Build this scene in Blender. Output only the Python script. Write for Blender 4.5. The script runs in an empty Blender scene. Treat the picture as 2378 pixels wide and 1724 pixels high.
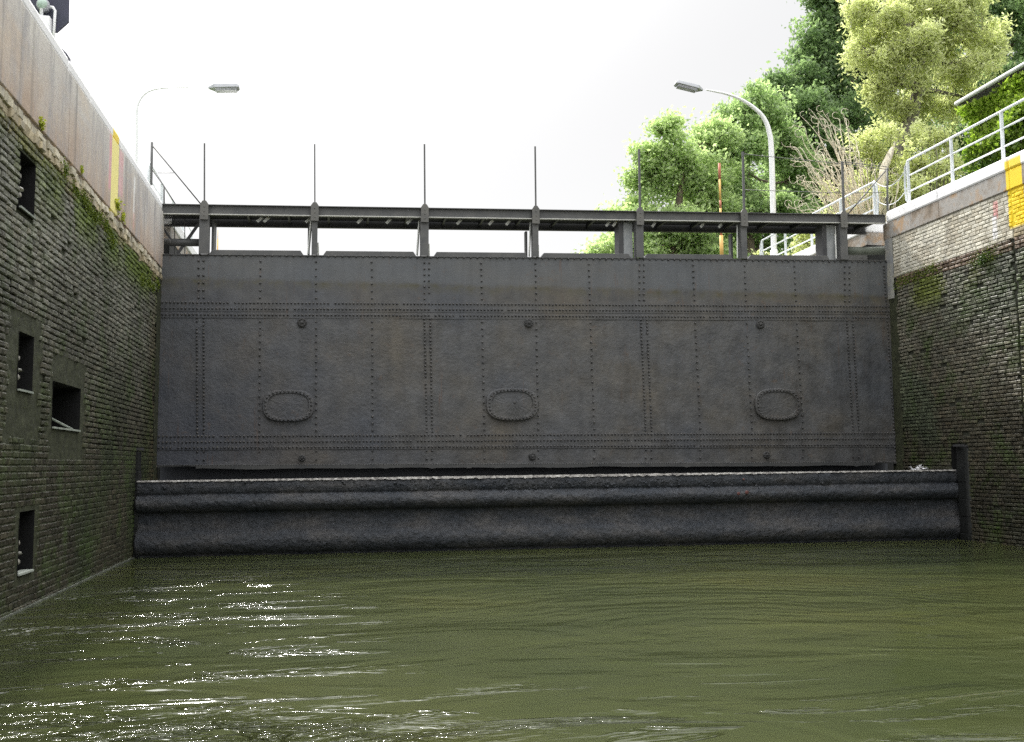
import bpy, math, random
import numpy as np
from mathutils import Matrix, Vector, noise as mnoise

random.seed(7); rng = np.random.default_rng(11)
sc = bpy.context.scene; C = sc.collection
R = math.radians
# ------------------------------------------------------------------ camera model (photo pixels <-> world)
F, YAW, PITCH, RHO, EYE = 2310.0, R(10.2), R(5.3), .007, 1.4
fw = np.array([math.sin(YAW)*math.cos(PITCH), math.cos(YAW)*math.cos(PITCH), math.sin(PITCH)])
r0 = np.array([math.cos(YAW), -math.sin(YAW), 0.]); u0 = np.cross(r0, fw)
rt = math.cos(RHO)*r0 - math.sin(RHO)*u0; up = math.cos(RHO)*u0 + math.sin(RHO)*r0
org = np.array([0, 0, EYE])
def on(ax, v, px, py):                     # photo pixel -> point on the plane axis=v
    d = fw + rt*(px-1189)/F - up*(py-862)/F
    return org + d*((v-org[ax])/d[ax])
S = 1.0485
def od(ax, v, x, y): return on(ax, v, x*S, y*S)
cam = bpy.data.cameras.new('camera'); co = bpy.data.objects.new('camera', cam); C.objects.link(co)
cam.sensor_width = 36; cam.lens = 36*F/2378; cam.clip_end = 2000; cam.clip_start = .05
m = Matrix.Identity(4)
for i in range(3): m[i][0], m[i][1], m[i][2], m[i][3] = rt[i], up[i], -fw[i], org[i]
co.matrix_world = m; sc.camera = co
XL, XR, GY = -3.0, 10.96, 18.1
ZL, ZR = 6.06, 6.40                         # top of the left / right coping

# ------------------------------------------------------------------ mesh helpers
class MB:
    def __init__(s): s.v, s.f, s.c, s.r = [], [], [], []
    def add(s, vs, fs, col=None, riv=0):
        b = len(s.v); s.v.extend([tuple(map(float, p)) for p in vs])
        for f in fs: s.f.append(tuple(i+b for i in f)); s.c.append(col); s.r.append(riv)
        return s
    def box(s, a, b, col=None):
        x0, y0, z0 = a; x1, y1, z1 = b
        return s.add([(x0,y0,z0),(x1,y0,z0),(x1,y1,z0),(x0,y1,z0),(x0,y0,z1),(x1,y0,z1),(x1,y1,z1),(x0,y1,z1)],
              [(0,3,2,1),(4,5,6,7),(0,1,5,4),(1,2,6,5),(2,3,7,6),(3,0,4,7)], col)
    def bar(s, p, q, w, h, upv=(0,0,1), col=None):   # rectangular bar between two points
        p, q = np.array(p, float), np.array(q, float); d = q-p; d /= np.linalg.norm(d)
        u = np.array(upv, float); a = np.cross(d, u); a /= np.linalg.norm(a); b = np.cross(a, d)
        vs = [e + a*i*w/2 + b*j*h/2 for e in (p, q) for i, j in ((-1,-1),(1,-1),(1,1),(-1,1))]
        return s.add(vs, [(3,2,1,0),(4,5,6,7),(0,1,5,4),(1,2,6,5),(2,3,7,6),(3,0,4,7)], col)
    def tube(s, pts, rad, seg=8, col=None, cap=True):
        P = [np.array(p, float) for p in pts]; n = len(P)
        if not hasattr(rad, '__len__'): rad = [rad]*n
        vs = []; ref = np.array([0.3, .2, .93])
        for i in range(n):
            d = P[min(i+1, n-1)] - P[max(i-1, 0)]; L = np.linalg.norm(d); d = d/(L if L > 1e-9 else 1)
            if abs(d@ref) > .95: ref = np.array([.9, .3, .1])
            a = np.cross(d, ref); a /= np.linalg.norm(a); b = np.cross(d, a); ref = np.cross(a, d) if i else np.cross(a, d)
            for k in range(seg):
                t = 2*math.pi*k/seg; vs.append(P[i] + rad[i]*(a*math.cos(t) + b*math.sin(t)))
        fs = [(i*seg+k, i*seg+(k+1) % seg, (i+1)*seg+(k+1) % seg, (i+1)*seg+k) for i in range(n-1) for k in range(seg)]
        if cap: fs += [tuple(range(seg))[::-1], tuple((n-1)*seg+k for k in range(seg))]
        return s.add(vs, fs, col)
    def prism(s, poly, f, a, b, col=None):           # poly of 2D pts, f(u,v,w)->xyz
        n = len(poly); vs = [f(u, v, a) for u, v in poly] + [f(u, v, b) for u, v in poly]
        return s.add(vs, [tuple(range(n)), tuple(range(2*n-1, n-1, -1))] + [(i, i+n, (i+1) % n+n, (i+1) % n) for i in range(n)], col)
    def dome(s, p, nrm, r, h, seg=6):
        p = np.array(p, float); n = np.array(nrm, float)
        a = np.cross(n, (0, 0, 1)); a /= np.linalg.norm(a); b = np.cross(n, a); vs = []
        for rr, hh in ((r, 0), (r*.72, h*.72)):
            for k in range(seg):
                t = 2*math.pi*k/seg; vs.append(p + n*hh + rr*(a*math.cos(t)+b*math.sin(t)))
        vs.append(p+n*h)
        return s.add(vs, [(k, (k+1) % seg, seg+(k+1) % seg, seg+k) for k in range(seg)] + [(seg+k, seg+(k+1) % seg, 2*seg) for k in range(seg)], None, 1)
    def build(s, name, mat, parent=None, smooth=False, bevel=0):
        me = bpy.data.meshes.new(name); me.from_pydata(s.v, [], s.f)
        if any(c is not None for c in s.c):
            at = me.color_attributes.new('tint', 'FLOAT_COLOR', 'CORNER')
            cc = np.array([(c or (.5, .5, .5)) for c in s.c], dtype=np.float32)
            ln = np.array([len(f) for f in s.f]); cc = np.repeat(cc, ln, axis=0)
            at.data.foreach_set('color', np.hstack([cc, np.ones((len(cc), 1), np.float32)]).ravel())
        return fin(me, name, mat, parent, smooth, bevel, s.r)
def fin(me, name, mat, parent, smooth=False, bevel=0, mats=None):
    me.update()
    import bmesh
    if len(me.polygons) < 60000:
        bm = bmesh.new(); bm.from_mesh(me)
        if not LEAFY[0]: bmesh.ops.recalc_face_normals(bm, faces=bm.faces)
        bm.to_mesh(me); bm.free()
    if smooth: me.shade_smooth()
    me.materials.append(mat)
    if name in ('skin_plate', 'girder_strip', 'oval_cover'):
        me.materials.append(RIVET)
        me.polygons.foreach_set('material_index', [1 if mi else 0 for mi in mats])
    o = bpy.data.objects.new(name, me); C.objects.link(o)
    if bevel:
        b = o.modifiers.new('bevel', 'BEVEL'); b.width = bevel; b.segments = 2; b.limit_method = 'ANGLE'
    if parent:
        o.parent = parent; o.matrix_parent_inverse = Matrix.Translation(-parent.location)
    return o
LEAFY = [False]
def tag(o, label=None, cat=None, group=None, kind=None):
    for k, v in (('label', label), ('category', cat), ('group', group), ('kind', kind)):
        if v: o[k] = v
    return o
def thing(name, loc, label, cat, group=None):
    o = bpy.data.objects.new(name, None); C.objects.link(o); o.location = tuple(map(float, loc)); o.empty_display_size = .3
    return tag(o, label, cat, group)
def nz(x, y, z=0.): return mnoise.noise(Vector((x, y, z)))

# ------------------------------------------------------------------ materials
class N:
    def __init__(s, name):
        s.m = bpy.data.materials.new(name); s.m.use_nodes = True; s.t = s.m.node_tree; s.t.nodes.clear()
        s.out = s.n('ShaderNodeOutputMaterial'); s.b = s.n('ShaderNodeBsdfPrincipled'); s.l(s.b.outputs[0], s.out.inputs[0])
        s.tc = s.n('ShaderNodeTexCoord').outputs['Object']
    def n(s, k, **kw):
        x = s.t.nodes.new(k)
        for a, b in kw.items(): setattr(x, a, b)
        return x
    def l(s, a, b): s.t.links.new(a, b)
    def mapp(s, sx, sy, sz, src=None):
        x = s.n('ShaderNodeMapping'); x.inputs['Scale'].default_value = (sx, sy, sz); s.l(src or s.tc, x.inputs[0]); return x.outputs[0]
    def noise(s, scale, detail=4, rough=.55, src=None, dist=0):
        x = s.n('ShaderNodeTexNoise'); x.inputs['Scale'].default_value = scale; x.inputs['Detail'].default_value = detail
        x.inputs['Roughness'].default_value = rough; x.inputs['Distortion'].default_value = dist; s.l(src or s.tc, x.inputs['Vector']); return x.outputs[0]
    def ramp(s, fac, stops, interp='LINEAR'):
        x = s.n('ShaderNodeValToRGB'); x.color_ramp.interpolation = interp; e = x.color_ramp.elements
        for i, (p, c) in enumerate(stops):
            if i > 1: e.new(p)
            e[i].position = p; c = c if hasattr(c, '__len__') else (c, c, c); e[i].color = (*c, 1)
        s.l(fac, x.inputs[0]); return x.outputs[0]
    def mix(s, a, b, fac=.5, mode='MIX'):
        x = s.n('ShaderNodeMix', data_type='RGBA', blend_type=mode)
        for v, i in ((fac, 0), (a, 6), (b, 7)):
            if hasattr(v, 'is_linked') or hasattr(v, 'node'): s.l(v, x.inputs[i])
            else: x.inputs[i].default_value = v if i == 0 else (*v, 1)
        return x.outputs[2]
    def math(s, op, a, b=0., c=0.):
        x = s.n('ShaderNodeMath', operation=op)
        for i, v in enumerate((a, b, c)):
            if hasattr(v, 'node'): s.l(v, x.inputs[i])
            else: x.inputs[i].default_value = v
        return x.outputs[0]
    def sep(s, src=None):
        x = s.n('ShaderNodeSeparateXYZ'); s.l(src or s.tc, x.inputs[0]); return x.outputs
    def maprange(s, v, a, b, c=0., d=1.):
        x = s.n('ShaderNodeMapRange'); s.l(v, x.inputs[0])
        for i, q in enumerate((a, b, c, d)): x.inputs[i+1].default_value = q
        return x.outputs[0]
    def attr(s, name='tint'): return s.n('ShaderNodeAttribute', attribute_name=name).outputs['Color']
    def bump(s, h, strength=.5, dist=.02, prev=None):
        x = s.n('ShaderNodeBump'); x.inputs['Strength'].default_value = strength; x.inputs['Distance'].default_value = dist
        s.l(h, x.inputs['Height'])
        if prev: s.l(prev, x.inputs['Normal'])
        return x.outputs[0]
    def done(s, col=None, rough=.7, nrm=None, metal=0., spec=.5):
        B = s.b.inputs
        if col is not None:
            if hasattr(col, 'node'): s.l(col, B['Base Color'])
            else: B['Base Color'].default_value = (*col, 1)
        if hasattr(rough, 'node'): s.l(rough, B['Roughness'])
        else: B['Roughness'].default_value = rough
        B['Metallic'].default_value = metal; B['Specular IOR Level'].default_value = spec
        if nrm: s.l(nrm, B['Normal'])
        return s.m

def paint(k, c, marks):
    Y, Z = k.sep()[1:3]; w = k.noise(5, 5, .65)
    Yw = k.math('ADD', Y, k.math('MULTIPLY', k.math('SUBTRACT', k.noise(9, 3), .5), .03))
    for y0, y1, z0, z1, col, wear in marks:
        m = k.math('MULTIPLY', k.maprange(Yw, y0-.008, y0+.008), k.maprange(Yw, y1+.008, y1-.008))
        m = k.math('MULTIPLY', m, k.math('MULTIPLY', k.maprange(Z, z0-.03, z0+.03), k.maprange(Z, z1+.02, z1-.02)))
        m = k.math('MULTIPLY', m, k.ramp(w, [(.35, 1), (.7, 1-wear)]))
        c = k.mix(c, col, m)
    return c
yA, yB = on(0, XL, 260, 330)[1], on(0, XL, 275, 335)[1]; yC, yD = on(0, XR, 2375, 400)[1], on(0, XR, 2337, 400)[1]
PL = [(yA-.02, yB+.02, 4.5, 5.9, (.98, .88, .34), .05), (yA-.17, yA-.02, 5.1, 6.2, (.80, .42, .44), .5), (yB+.04, yB+.32, 5.2, 5.85, (.78, .50, .50), .7), (15.4, 15.52, 5.1, 5.75, (.9, .9, .88), .8), (15.43, 15.52, 4.95, 5.2, (.75, .45, .38), .8)]
PR = [(yC, yD, 5.2, 6.33, (.92, .68, .02), .05), (yD+.26, yD+.38, 5.45, 5.75, (.72, .3, .3), .8), (yC-.34, yC-.1, 5.2, 6.1, (.7, .3, .28), .7), (yD+.3, yD+.42, 5.1, 5.5, (.85, .85, .88), .6)]
def m_brick():
    k = N('wet_brick'); a = k.attr()
    n1 = k.noise(14, 5, .65); n2 = k.noise(70, 3, .6)
    c = k.mix(a, k.ramp(n1, [(.3, .35), (.5, .95), (.72, 1.7)]), 1, 'MULTIPLY')
    c = k.mix(c, (.045, .08, .012), k.ramp(k.noise(1.7, 6, .7), [(.5, 0), (.68, .75)]))
    nb = k.bump(n1, .8, .02); nb = k.bump(n2, .5, .006, nb)
    return k.done(c, k.ramp(n1, [(.3, .3), (.7, .8)]), nb, spec=.5)
def m_limed():
    k = N('limewashed_brick'); a = k.attr()
    n1 = k.noise(9, 6, .7)
    c = k.mix(a, k.ramp(n1, [(.3, .75), (.55, 1), (.75, 1.12)]), 1, 'MULTIPLY')
    st = k.ramp(k.noise(3, 5, .7, k.mapp(1, 1.5, .35)), [(.45, 0), (.7, .7)])
    c = k.mix(c, (.28, .27, .24), st)
    c = paint(k, c, PR)
    return k.done(c, .8, k.bump(n1, .6, .01))
def m_mortar():
    k = N('mortar'); a = k.attr(); n1 = k.noise(25, 5, .7)
    c = k.mix(a, k.ramp(n1, [(.3, .5), (.7, 1.5)]), 1, 'MULTIPLY'); c = paint(k, c, PR[:1])
    return k.done(c, .8, k.bump(n1, .8, .015))
def m_concrete(left=True):
    k = N('weathered_concrete'); X, Y, Z = k.sep()[0:3]
    big = k.noise(.9, 5, .6, k.mapp(1, 1, 1.6)); fine = k.noise(22, 6, .7)
    if left:
        zz = k.maprange(Z, 4.86, 5.9)
        w = k.math('ADD', zz, k.math('MULTIPLY', k.math('SUBTRACT', k.noise(1.6, 5, .65), .5), 1.3))
        c = k.ramp(w, [(0, (.48, .37, .29)), (.35, (.56, .48, .41)), (.65, (.58, .54, .50)), (1, (.68, .65, .60))])
        st = k.ramp(k.noise(2.2, 5, .6, k.mapp(1, 2.4, .5)), [(.48, 0), (.66, .7)])
        c = k.mix(c, (.37, .36, .37), st)
        os = k.ramp(k.noise(1.1, 4, .6, k.mapp(1, .7, 3)), [(.55, 0), (.75, .45)])
        c = k.mix(c, (.68, .53, .38), os)
        seam = k.ramp(k.noise(1.2, 2, .5, k.mapp(.01, 3.5, .02)), [(.34, .45), (.42, 0)])
        c = k.mix(c, (.2, .19, .18), seam)
    else:
        c = k.ramp(k.noise(1.3, 6, .65, k.mapp(1, 1.2, 1.2)), [(.3, (.10, .08, .055)), (.42, (.26, .21, .16)), (.55, (.36, .35, .33)), (.66, (.40, .26, .14)), (.75, (.2, .17, .14))])
    c = k.mix(c, k.ramp(fine, [(.3, .86), (.7, 1.1)]), 1, 'MULTIPLY')
    c = paint(k, c, PL if left else PR)
    return k.done(c, .8, k.bump(fine, .3, .006))
def m_white():
    k = N('white_coping_paint'); n = k.noise(6, 6, .7)
    return k.done(paint(k, k.ramp(n, [(.3, (.78, .79, .8)), (.45, (.88, .88, .89)), (.8, (.92, .92, .92))]), PR[:1]+PL[:1]), .55, k.bump(k.noise(30, 4), .2, .005))
def m_paint(name, col, wear=.35):
    k = N(name); n = k.noise(7, 6, .7)
    c = k.mix(col, tuple(.6*q+.12 for q in col), k.ramp(n, [(.5, 0), (.72, wear)]))
    return k.done(c, .6, k.bump(k.noise(20, 4), .3, .006))
def m_steel_gate():
    k = N('weathered_gate_steel'); X, Y, Z = k.sep()[0:3]
    big = k.noise(.55, 6, .62); mid = k.noise(3.2, 6, .65); fine = k.noise(38, 5, .7)
    c = k.ramp(big, [(.32, (.068, .074, .086)), (.5, (.086, .086, .086)), (.66, (.102, .091, .074))])
    c = k.mix(c, k.ramp(mid, [(.3, .66), (.5, 1.), (.72, 1.4)]), 1, 'MULTIPLY')
    # paler washed band over the water stain, darker mossy edge at it
    zz = k.math('ADD', Z, k.math('MULTIPLY', k.math('SUBTRACT', k.noise(4, 4, .6), .5), .12))
    topb = k.maprange(zz, 4.66, 4.74)
    c = k.mix(c, k.mix(c, (.11, .122, .134), .5), topb)
    c = k.mix(c, (.05, .06, .09), k.math('MULTIPLY', k.maprange(X, 1.5, -3), k.maprange(Z, 5, 2.2, 0, .55)))  # bluish shadow painted into the lower left of the gate
    edge = k.math('MULTIPLY', k.maprange(zz, 4.5, 4.66), k.maprange(zz, 4.74, 4.66))
    edge = k.math('MULTIPLY', edge, k.maprange(mid, .42, .62))
    c = k.mix(c, (.07, .065, .035), edge)
    rust = k.ramp(k.noise(5, 6, .75), [(.6, 0), (.75, .55)])
    c = k.mix(c, (.13, .075, .04), rust)
    streak = k.ramp(k.noise(2.6, 5, .6, k.mapp(3, 1, .22)), [(.45, 1), (.8, .8)])
    c = k.mix(c, streak, 1, 'MULTIPLY')
    runs = k.math('MULTIPLY', k.ramp(k.noise(1.4, 5, .75, k.mapp(9, 1, .5)), [(.6, 0), (.74, .8)]), k.ramp(k.noise(.9, 3), [(.45, 0), (.62, 1)]))
    c = k.mix(c, (.12, .06, .03), runs)
    sc1 = k.ramp(k.noise(1.1, 5, .8, k.mapp(1.2, 1, 9)), [(.66, 0), (.74, .5)])
    c = k.mix(c, (.16, .165, .17), sc1)
    bmask = k.maprange(Z, 4.3, 4.1, .15, 1)
    h = k.math('MULTIPLY', k.noise(16, 5, .6), bmask)
    nb = k.bump(h, .5, .022); nb = k.bump(fine, .5, .008, nb)
    return k.done(c, k.ramp(mid, [(.3, .42), (.7, .66)]), nb, spec=.55)
def m_beam():
    k = N('encrusted_beam'); mid = k.noise(2.2, 6, .65, k.mapp(.6, 1, 1.6)); lump = k.noise(13, 6, .72)
    vor = k.n('ShaderNodeTexVoronoi'); vor.inputs['Scale'].default_value = 16; k.l(k.tc, vor.inputs['Vector'])
    c = k.ramp(mid, [(.3, (.024, .031, .042)), (.5, (.048, .052, .060)), (.7, (.086, .082, .080))])
    c = k.mix(c, k.ramp(lump, [(.3, .5), (.5, 1), (.75, 1.7)]), 1, 'MULTIPLY')
    nb = k.bump(lump, 1., .06); nb = k.bump(vor.outputs['Distance'], .5, .02, nb); nb = k.bump(k.noise(55, 4, .7), .8, .014, nb)
    return k.done(c, k.ramp(lump, [(.35, .38), (.65, .7)]), nb, spec=.5)
def m_dark(name, col=(.02, .021, .024), rough=.8, bs=.5):
    k = N(name); n = k.noise(9, 5, .7)
    return k.done(k.mix(col, k.ramp(n, [(.3, .5), (.7, 1.6)]), 1, 'MULTIPLY'), rough, k.bump(n, bs, .02))
def m_steel(name, a, b, rough=.55):
    k = N(name); n = k.noise(4, 6, .65); f = k.noise(40, 4, .6)
    return k.done(k.ramp(n, [(.35, a), (.65, b)]), rough, k.bump(f, .2, .003))
def m_leaf(name, dark, light, trans=.55):
    k = N(name); a = k.attr()
    c = k.mix(dark, light, k.n('ShaderNodeSeparateColor').outputs[0] if False else a)
    k.l(c, k.b.inputs['Base Color']); k.b.inputs['Roughness'].default_value = .5; k.b.inputs['Specular IOR Level'].default_value = .35
    tr = k.n('ShaderNodeBsdfTranslucent'); k.l(k.mix(c, (1.1, 1.18, .85), 1, 'MULTIPLY'), tr.inputs[0])
    mx = k.n('ShaderNodeMixShader'); mx.inputs[0].default_value = trans
    k.l(k.b.outputs[0], mx.inputs[1]); k.l(tr.outputs[0], mx.inputs[2]); k.l(mx.outputs[0], k.out.inputs[0])
    return k.m
def m_bark(col=(.14, .11, .085)):
    k = N('bark'); n = k.noise(14, 6, .7, k.mapp(1, 1, .35))
    return k.done(k.mix(col, k.ramp(n, [(.3, .4), (.7, 1.6)]), 1, 'MULTIPLY'), .9, k.bump(n, .9, .04))
def m_water():
    k = N('murky_water'); X, Y, Z = k.sep()[0:3]
    murk = k.noise(.28, 4, .55)
    c = k.ramp(murk, [(.3, (.028, .036, .014)), (.55, (.040, .047, .017)), (.75, (.054, .057, .018))])
    # swell + ripples, livelier towards the near left where the light breaks up
    q = k.mapp(.62, 1.25, 1)
    w1 = k.noise(.8, 3, .5, q, 1.1); w2 = k.noise(3.4, 4, .55, q, 1.4); w3 = k.noise(13, 3, .6, k.mapp(.75, 1.5, 1), .8)
    def gau(cx_, cy_, ax, ay):
        a_ = k.math('SUBTRACT', X, cx_); b_ = k.math('SUBTRACT', Y, cy_)
        return k.math('POWER', 2.718, k.math('MULTIPLY', k.math('ADD', k.math('MULTIPLY', k.math('MULTIPLY', a_, a_), ax), k.math('MULTIPLY', k.math('MULTIPLY', b_, b_), ay)), -1.))
    a1 = k.math('SUBTRACT', X, -.72); b1 = k.math('SUBTRACT', Y, 4.45)
    rad = k.math('SQRT', k.math('ADD', k.math('MULTIPLY', a1, a1), k.math('MULTIPLY', b1, b1)))
    rad = k.math('ADD', rad, k.math('MULTIPLY', k.math('SUBTRACT', k.noise(1.3, 2), .5), .5))
    rb = k.math('SUBTRACT', rad, 1.15); ring = k.math('POWER', 2.718, k.math('MULTIPLY', k.math('MULTIPLY', rb, rb), -16.))
    rb2 = k.math('SUBTRACT', rad, .55); ring2 = k.math('POWER', 2.718, k.math('MULTIPLY', k.math('MULTIPLY', rb2, rb2), -50.))
    br = k.ramp(k.noise(1.15, 4, .6, k.mapp(.5, 1.9, 1), 1.3), [(.55, 0), (.66, 1)])
    br2 = k.ramp(k.noise(2.2, 4, .65, k.mapp(.6, 1.6, 1), .8), [(.36, 0), (.54, 1)])
    far = k.math('MULTIPLY', br, k.math('ADD', gau(-1.7, 8.2, .6, .055), k.math('MULTIPLY', gau(1.2, 5.0, .25, 1.5), .8)))
    far = k.math('ADD', far, k.math('MULTIPLY', br2, gau(-.75, 5.0, .9, 4.)))
    chop = k.math('MINIMUM', k.math('ADD', k.math('ADD', k.math('MULTIPLY', k.math('MULTIPLY', ring, br2), 1.35), k.math('MULTIPLY', k.math('MULTIPLY', ring2, br2), .9)), far), 1.2)
    # concentric arcs of ripple in the middle right
    cx = k.n('ShaderNodeCombineXYZ'); k.l(k.math('SUBTRACT', X, 3.4), cx.inputs[0]); k.l(k.math('MULTIPLY', k.math('SUBTRACT', Y, 5.2), .8), cx.inputs[1])
    wv = k.n('ShaderNodeTexWave', wave_type='RINGS', rings_direction='Z'); wv.inputs['Scale'].default_value = 1.35
    wv.inputs['Distortion'].default_value = 11; wv.inputs['Detail'].default_value = 3; wv.inputs['Detail Scale'].default_value = .8
    k.l(cx.outputs[0], wv.inputs[0])
    e1 = k.math('SUBTRACT', X, 3.6); e2 = k.math('SUBTRACT', Y, 10.2)
    em = k.math('POWER', 2.718, k.math('MULTIPLY', k.math('ADD', k.math('MULTIPLY', k.math('MULTIPLY', e1, e1), .09), k.math('MULTIPLY', k.math('MULTIPLY', e2, e2), .17)), -1.))
    h = k.math('MULTIPLY', w1, .42)
    h = k.math('ADD', h, k.math('MULTIPLY', w2, k.math('ADD', .03, k.math('MULTIPLY', chop, .85))))
    h = k.math('ADD', h, k.math('MULTIPLY', w3, k.math('ADD', .003, k.math('MULTIPLY', chop, .085))))
    h = k.math('ADD', h, k.math('MULTIPLY', k.math('MULTIPLY', wv.outputs['Fac'], em), .035))
    nb = k.bump(h, 1., .17)
    k.b.inputs['IOR'].default_value = 1.33
    return k.done(c, .085, nb, spec=.5)
def m_grass():
    k = N('grass_ground'); n = k.noise(3, 6, .7)
    return k.done(k.ramp(n, [(.3, (.04, .07, .02)), (.7, (.09, .13, .04))]), .9, k.bump(k.noise(40, 4), 1, .05))

BR, LIME, MORT, CONL, CONR, WHITE = m_brick(), m_limed(), m_mortar(), m_concrete(True), m_concrete(False), m_white()
YEL = m_paint('yellow_mark_paint', (.86, .66, .02)); YELP = m_paint('faded_yellow_paint', (.88, .80, .42), .5); PINK = m_paint('faded_red_paint', (.72, .46, .47), .7)
GATE, BEAM = m_steel_gate(), m_beam(); RIVET = m_steel('shade_dark_rivets', (.04, .042, .048), (.085, .08, .075), .45)  # rivet heads coloured darker to stand in for the shade beneath them
k = N('painted_rim_light'); n_ = k.noise(18, 6, .7); RIM_LIGHT = k.done(k.ramp(n_, [(.35, (.14, .13, .13)), (.5, (.42, .4, .38)), (.65, (.75, .73, .7))]), .5, k.bump(n_, .8, .02))
DARK = m_dark('dark_recess', (.012, .013, .012)); BLACK = m_dark('black_niche', (.003, .003, .0035), .9); TIMB = m_dark('wet_black_timber', (.005, .006, .006), .6)  # niche black carries the shade of the hole in its colour
STEEL = m_steel('dark_grey_steel', (.075, .078, .08), (.115, .115, .112)); STEELD = m_steel('underside_steel', (.035, .037, .042), (.06, .06, .06))
GALV = m_steel('galvanised_rail', (.56, .6, .62), (.72, .75, .77), .4); LPOST = m_steel('pale_lamp_paint', (.82, .83, .85), (.88, .88, .9), .4)
LSTRIP = m_steel('bare_bright_steel', (.5, .52, .5), (.7, .7, .66), .4)
LAMPG = m_steel('lamp_glass', (.42, .4, .5), (.5, .5, .58), .2); LAMPH = m_steel('lamp_housing', (.35, .36, .38), (.45, .46, .5), .4)
NAVY = m_steel('dark_signal_plate', (.03, .035, .055), (.05, .05, .085), .6); GREENG = m_steel('green_glass', (.3, .42, .36), (.45, .55, .48), .25)
BARK, BARK2, BARKP = m_bark(), m_bark((.15, .135, .11)), m_bark((.75, .68, .54))
ROOF = m_dark('dark_roof_tiles', (.06, .05, .05)); HWALL = m_dark('dark_house_wall', (.05, .04, .035))
PLAST = m_dark('mossy_plaster', (.034, .038, .018), .7, 1.)
ZINC = m_steel('zinc_gutter', (.45, .47, .47), (.6, .62, .62), .4)

# ------------------------------------------------------------------ lock walls: one brick at a time
def brickwork(mb, X, n, y0, y1, z0, z1, course, length, colf, holes=(), joints=(), rough=1., gap=.005, seed=0):
    rr = random.Random(seed); nr = int(round((z1-z0)/course)); course = (z1-z0)/nr
    for k in range(nr):
        za = z0+k*course; zb = za+course; y = y0 - rr.random()*.02 - (k % 2)*length*.5
        while y < y1:
            L = length*(.5 if rr.random() < .22 else 1)*(1+rr.uniform(-.05, .05)); ya, yb = max(y, y0), min(y+L, y1); y += L
            if yb-ya < .05: continue
            yc, zc = (ya+yb)/2, (za+zb)/2
            skip = False
            for h in holes:
                if len(h) > 4: h = (h[0]+.12*nz(zc*6, h[0], 3)-rr.random()*.1, h[1]+.12*nz(zc*6, h[1], 4)+rr.random()*.1, h[2], h[3])
                if yb > h[0] and ya < h[1] and zb > h[2]+.01 and za < h[3]-.01:
                    if ya < h[0]-.04: yb = h[0]
                    elif yb > h[1]+.04: ya = h[1]
                    else: skip = True
            for j in joints:
                if ya < j < yb:
                    if j-ya > yb-j: yb = j-.012
                    else: ya = j+.012
            if skip or yb-ya < .04: continue
            er = nz(yc*.9, zc*1.3, seed*3.1); er2 = nz(yc*3.1, zc*4, seed+9.)
            if rr.random() < (.012+.07*max(0, er+er2*.6-.25))*(rough > .5): continue
            p = rr.uniform(-.006, .012) - .03*max(0, er2+er*.5-.1)*rr.random()*rough
            p *= rough
            g1, g2 = gap+rr.uniform(.001, .006), gap+rr.uniform(-.001, .005)
            ch = .009; j = .0045*rough; back = -.05
            f1 = [(ya+g1+ch, za+g2+ch), (yb-g1-ch, za+g2+ch), (yb-g1-ch, zb-g2-ch), (ya+g1+ch, zb-g2-ch)]
            f2 = [(ya+g1, za+g2), (yb-g1, za+g2), (yb-g1, zb-g2), (ya+g1, zb-g2)]
            vs = [(X+n*(p+rr.uniform(-j, j)), a+rr.uniform(-j, j), b+rr.uniform(-j, j)) for a, b in f1]
            vs += [(X+n*(p-ch), a+rr.uniform(-j, j)*.6, b+rr.uniform(-j, j)*.6) for a, b in f2]
            vs += [(X+n*back, a, b) for a, b in f2]
            fs = [(0, 1, 2, 3)] + [(i+4, (i+1) % 4+4, (i+1) % 4, i) for i in range(4)] + [(i+8, (i+1) % 4+8, (i+1) % 4+4, i+4) for i in range(4)]
            if n < 0: fs = [f[::-1] for f in fs]
            mb.add(vs, fs, colf(yc, zc, rr))
def plate(mb, X, n, y0, y1, z0, z1, step, dispf, colf, holes=()):
    def lines(a, b, ex):
        L = list(np.linspace(a, b, max(2, int(round((b-a)/step))+1))) + [e for e in ex if a < e < b]
        L = sorted(L); o = [L[0]]
        for q in L[1:]:
            if q-o[-1] > 1e-4: o.append(q)
        return o
    ys = lines(y0, y1, [h[0] for h in holes]+[h[1] for h in holes]); zs = lines(z0, z1, [h[2] for h in holes]+[h[3] for h in holes])
    vs = [(X+n*dispf(y, z), y, z) for y in ys for z in zs]; nzn = len(zs); base = len(mb.v)
    mb.v.extend(vs)
    for i in range(len(ys)-1):
        for j in range(nzn-1):
            yc, zc = (ys[i]+ys[i+1])/2, (zs[j]+zs[j+1])/2
            if any(h[0] < yc < h[1] and h[2] < zc < h[3] for h in holes): continue
            f = (base+i*nzn+j, base+(i+1)*nzn+j, base+(i+1)*nzn+j+1, base+i*nzn+j+1)
            mb.f.append(f if n > 0 else f[::-1]); mb.c.append(colf(yc, zc))
def sm(x, a, b):
    t = min(1, max(0, (x-a)/(b-a))); return t*t*(3-2*t)
def mul(c, f): return tuple(q*f for q in c)
def lerp(a, b, t): return tuple(p+(q-p)*t for p, q in zip(a, b))
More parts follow.
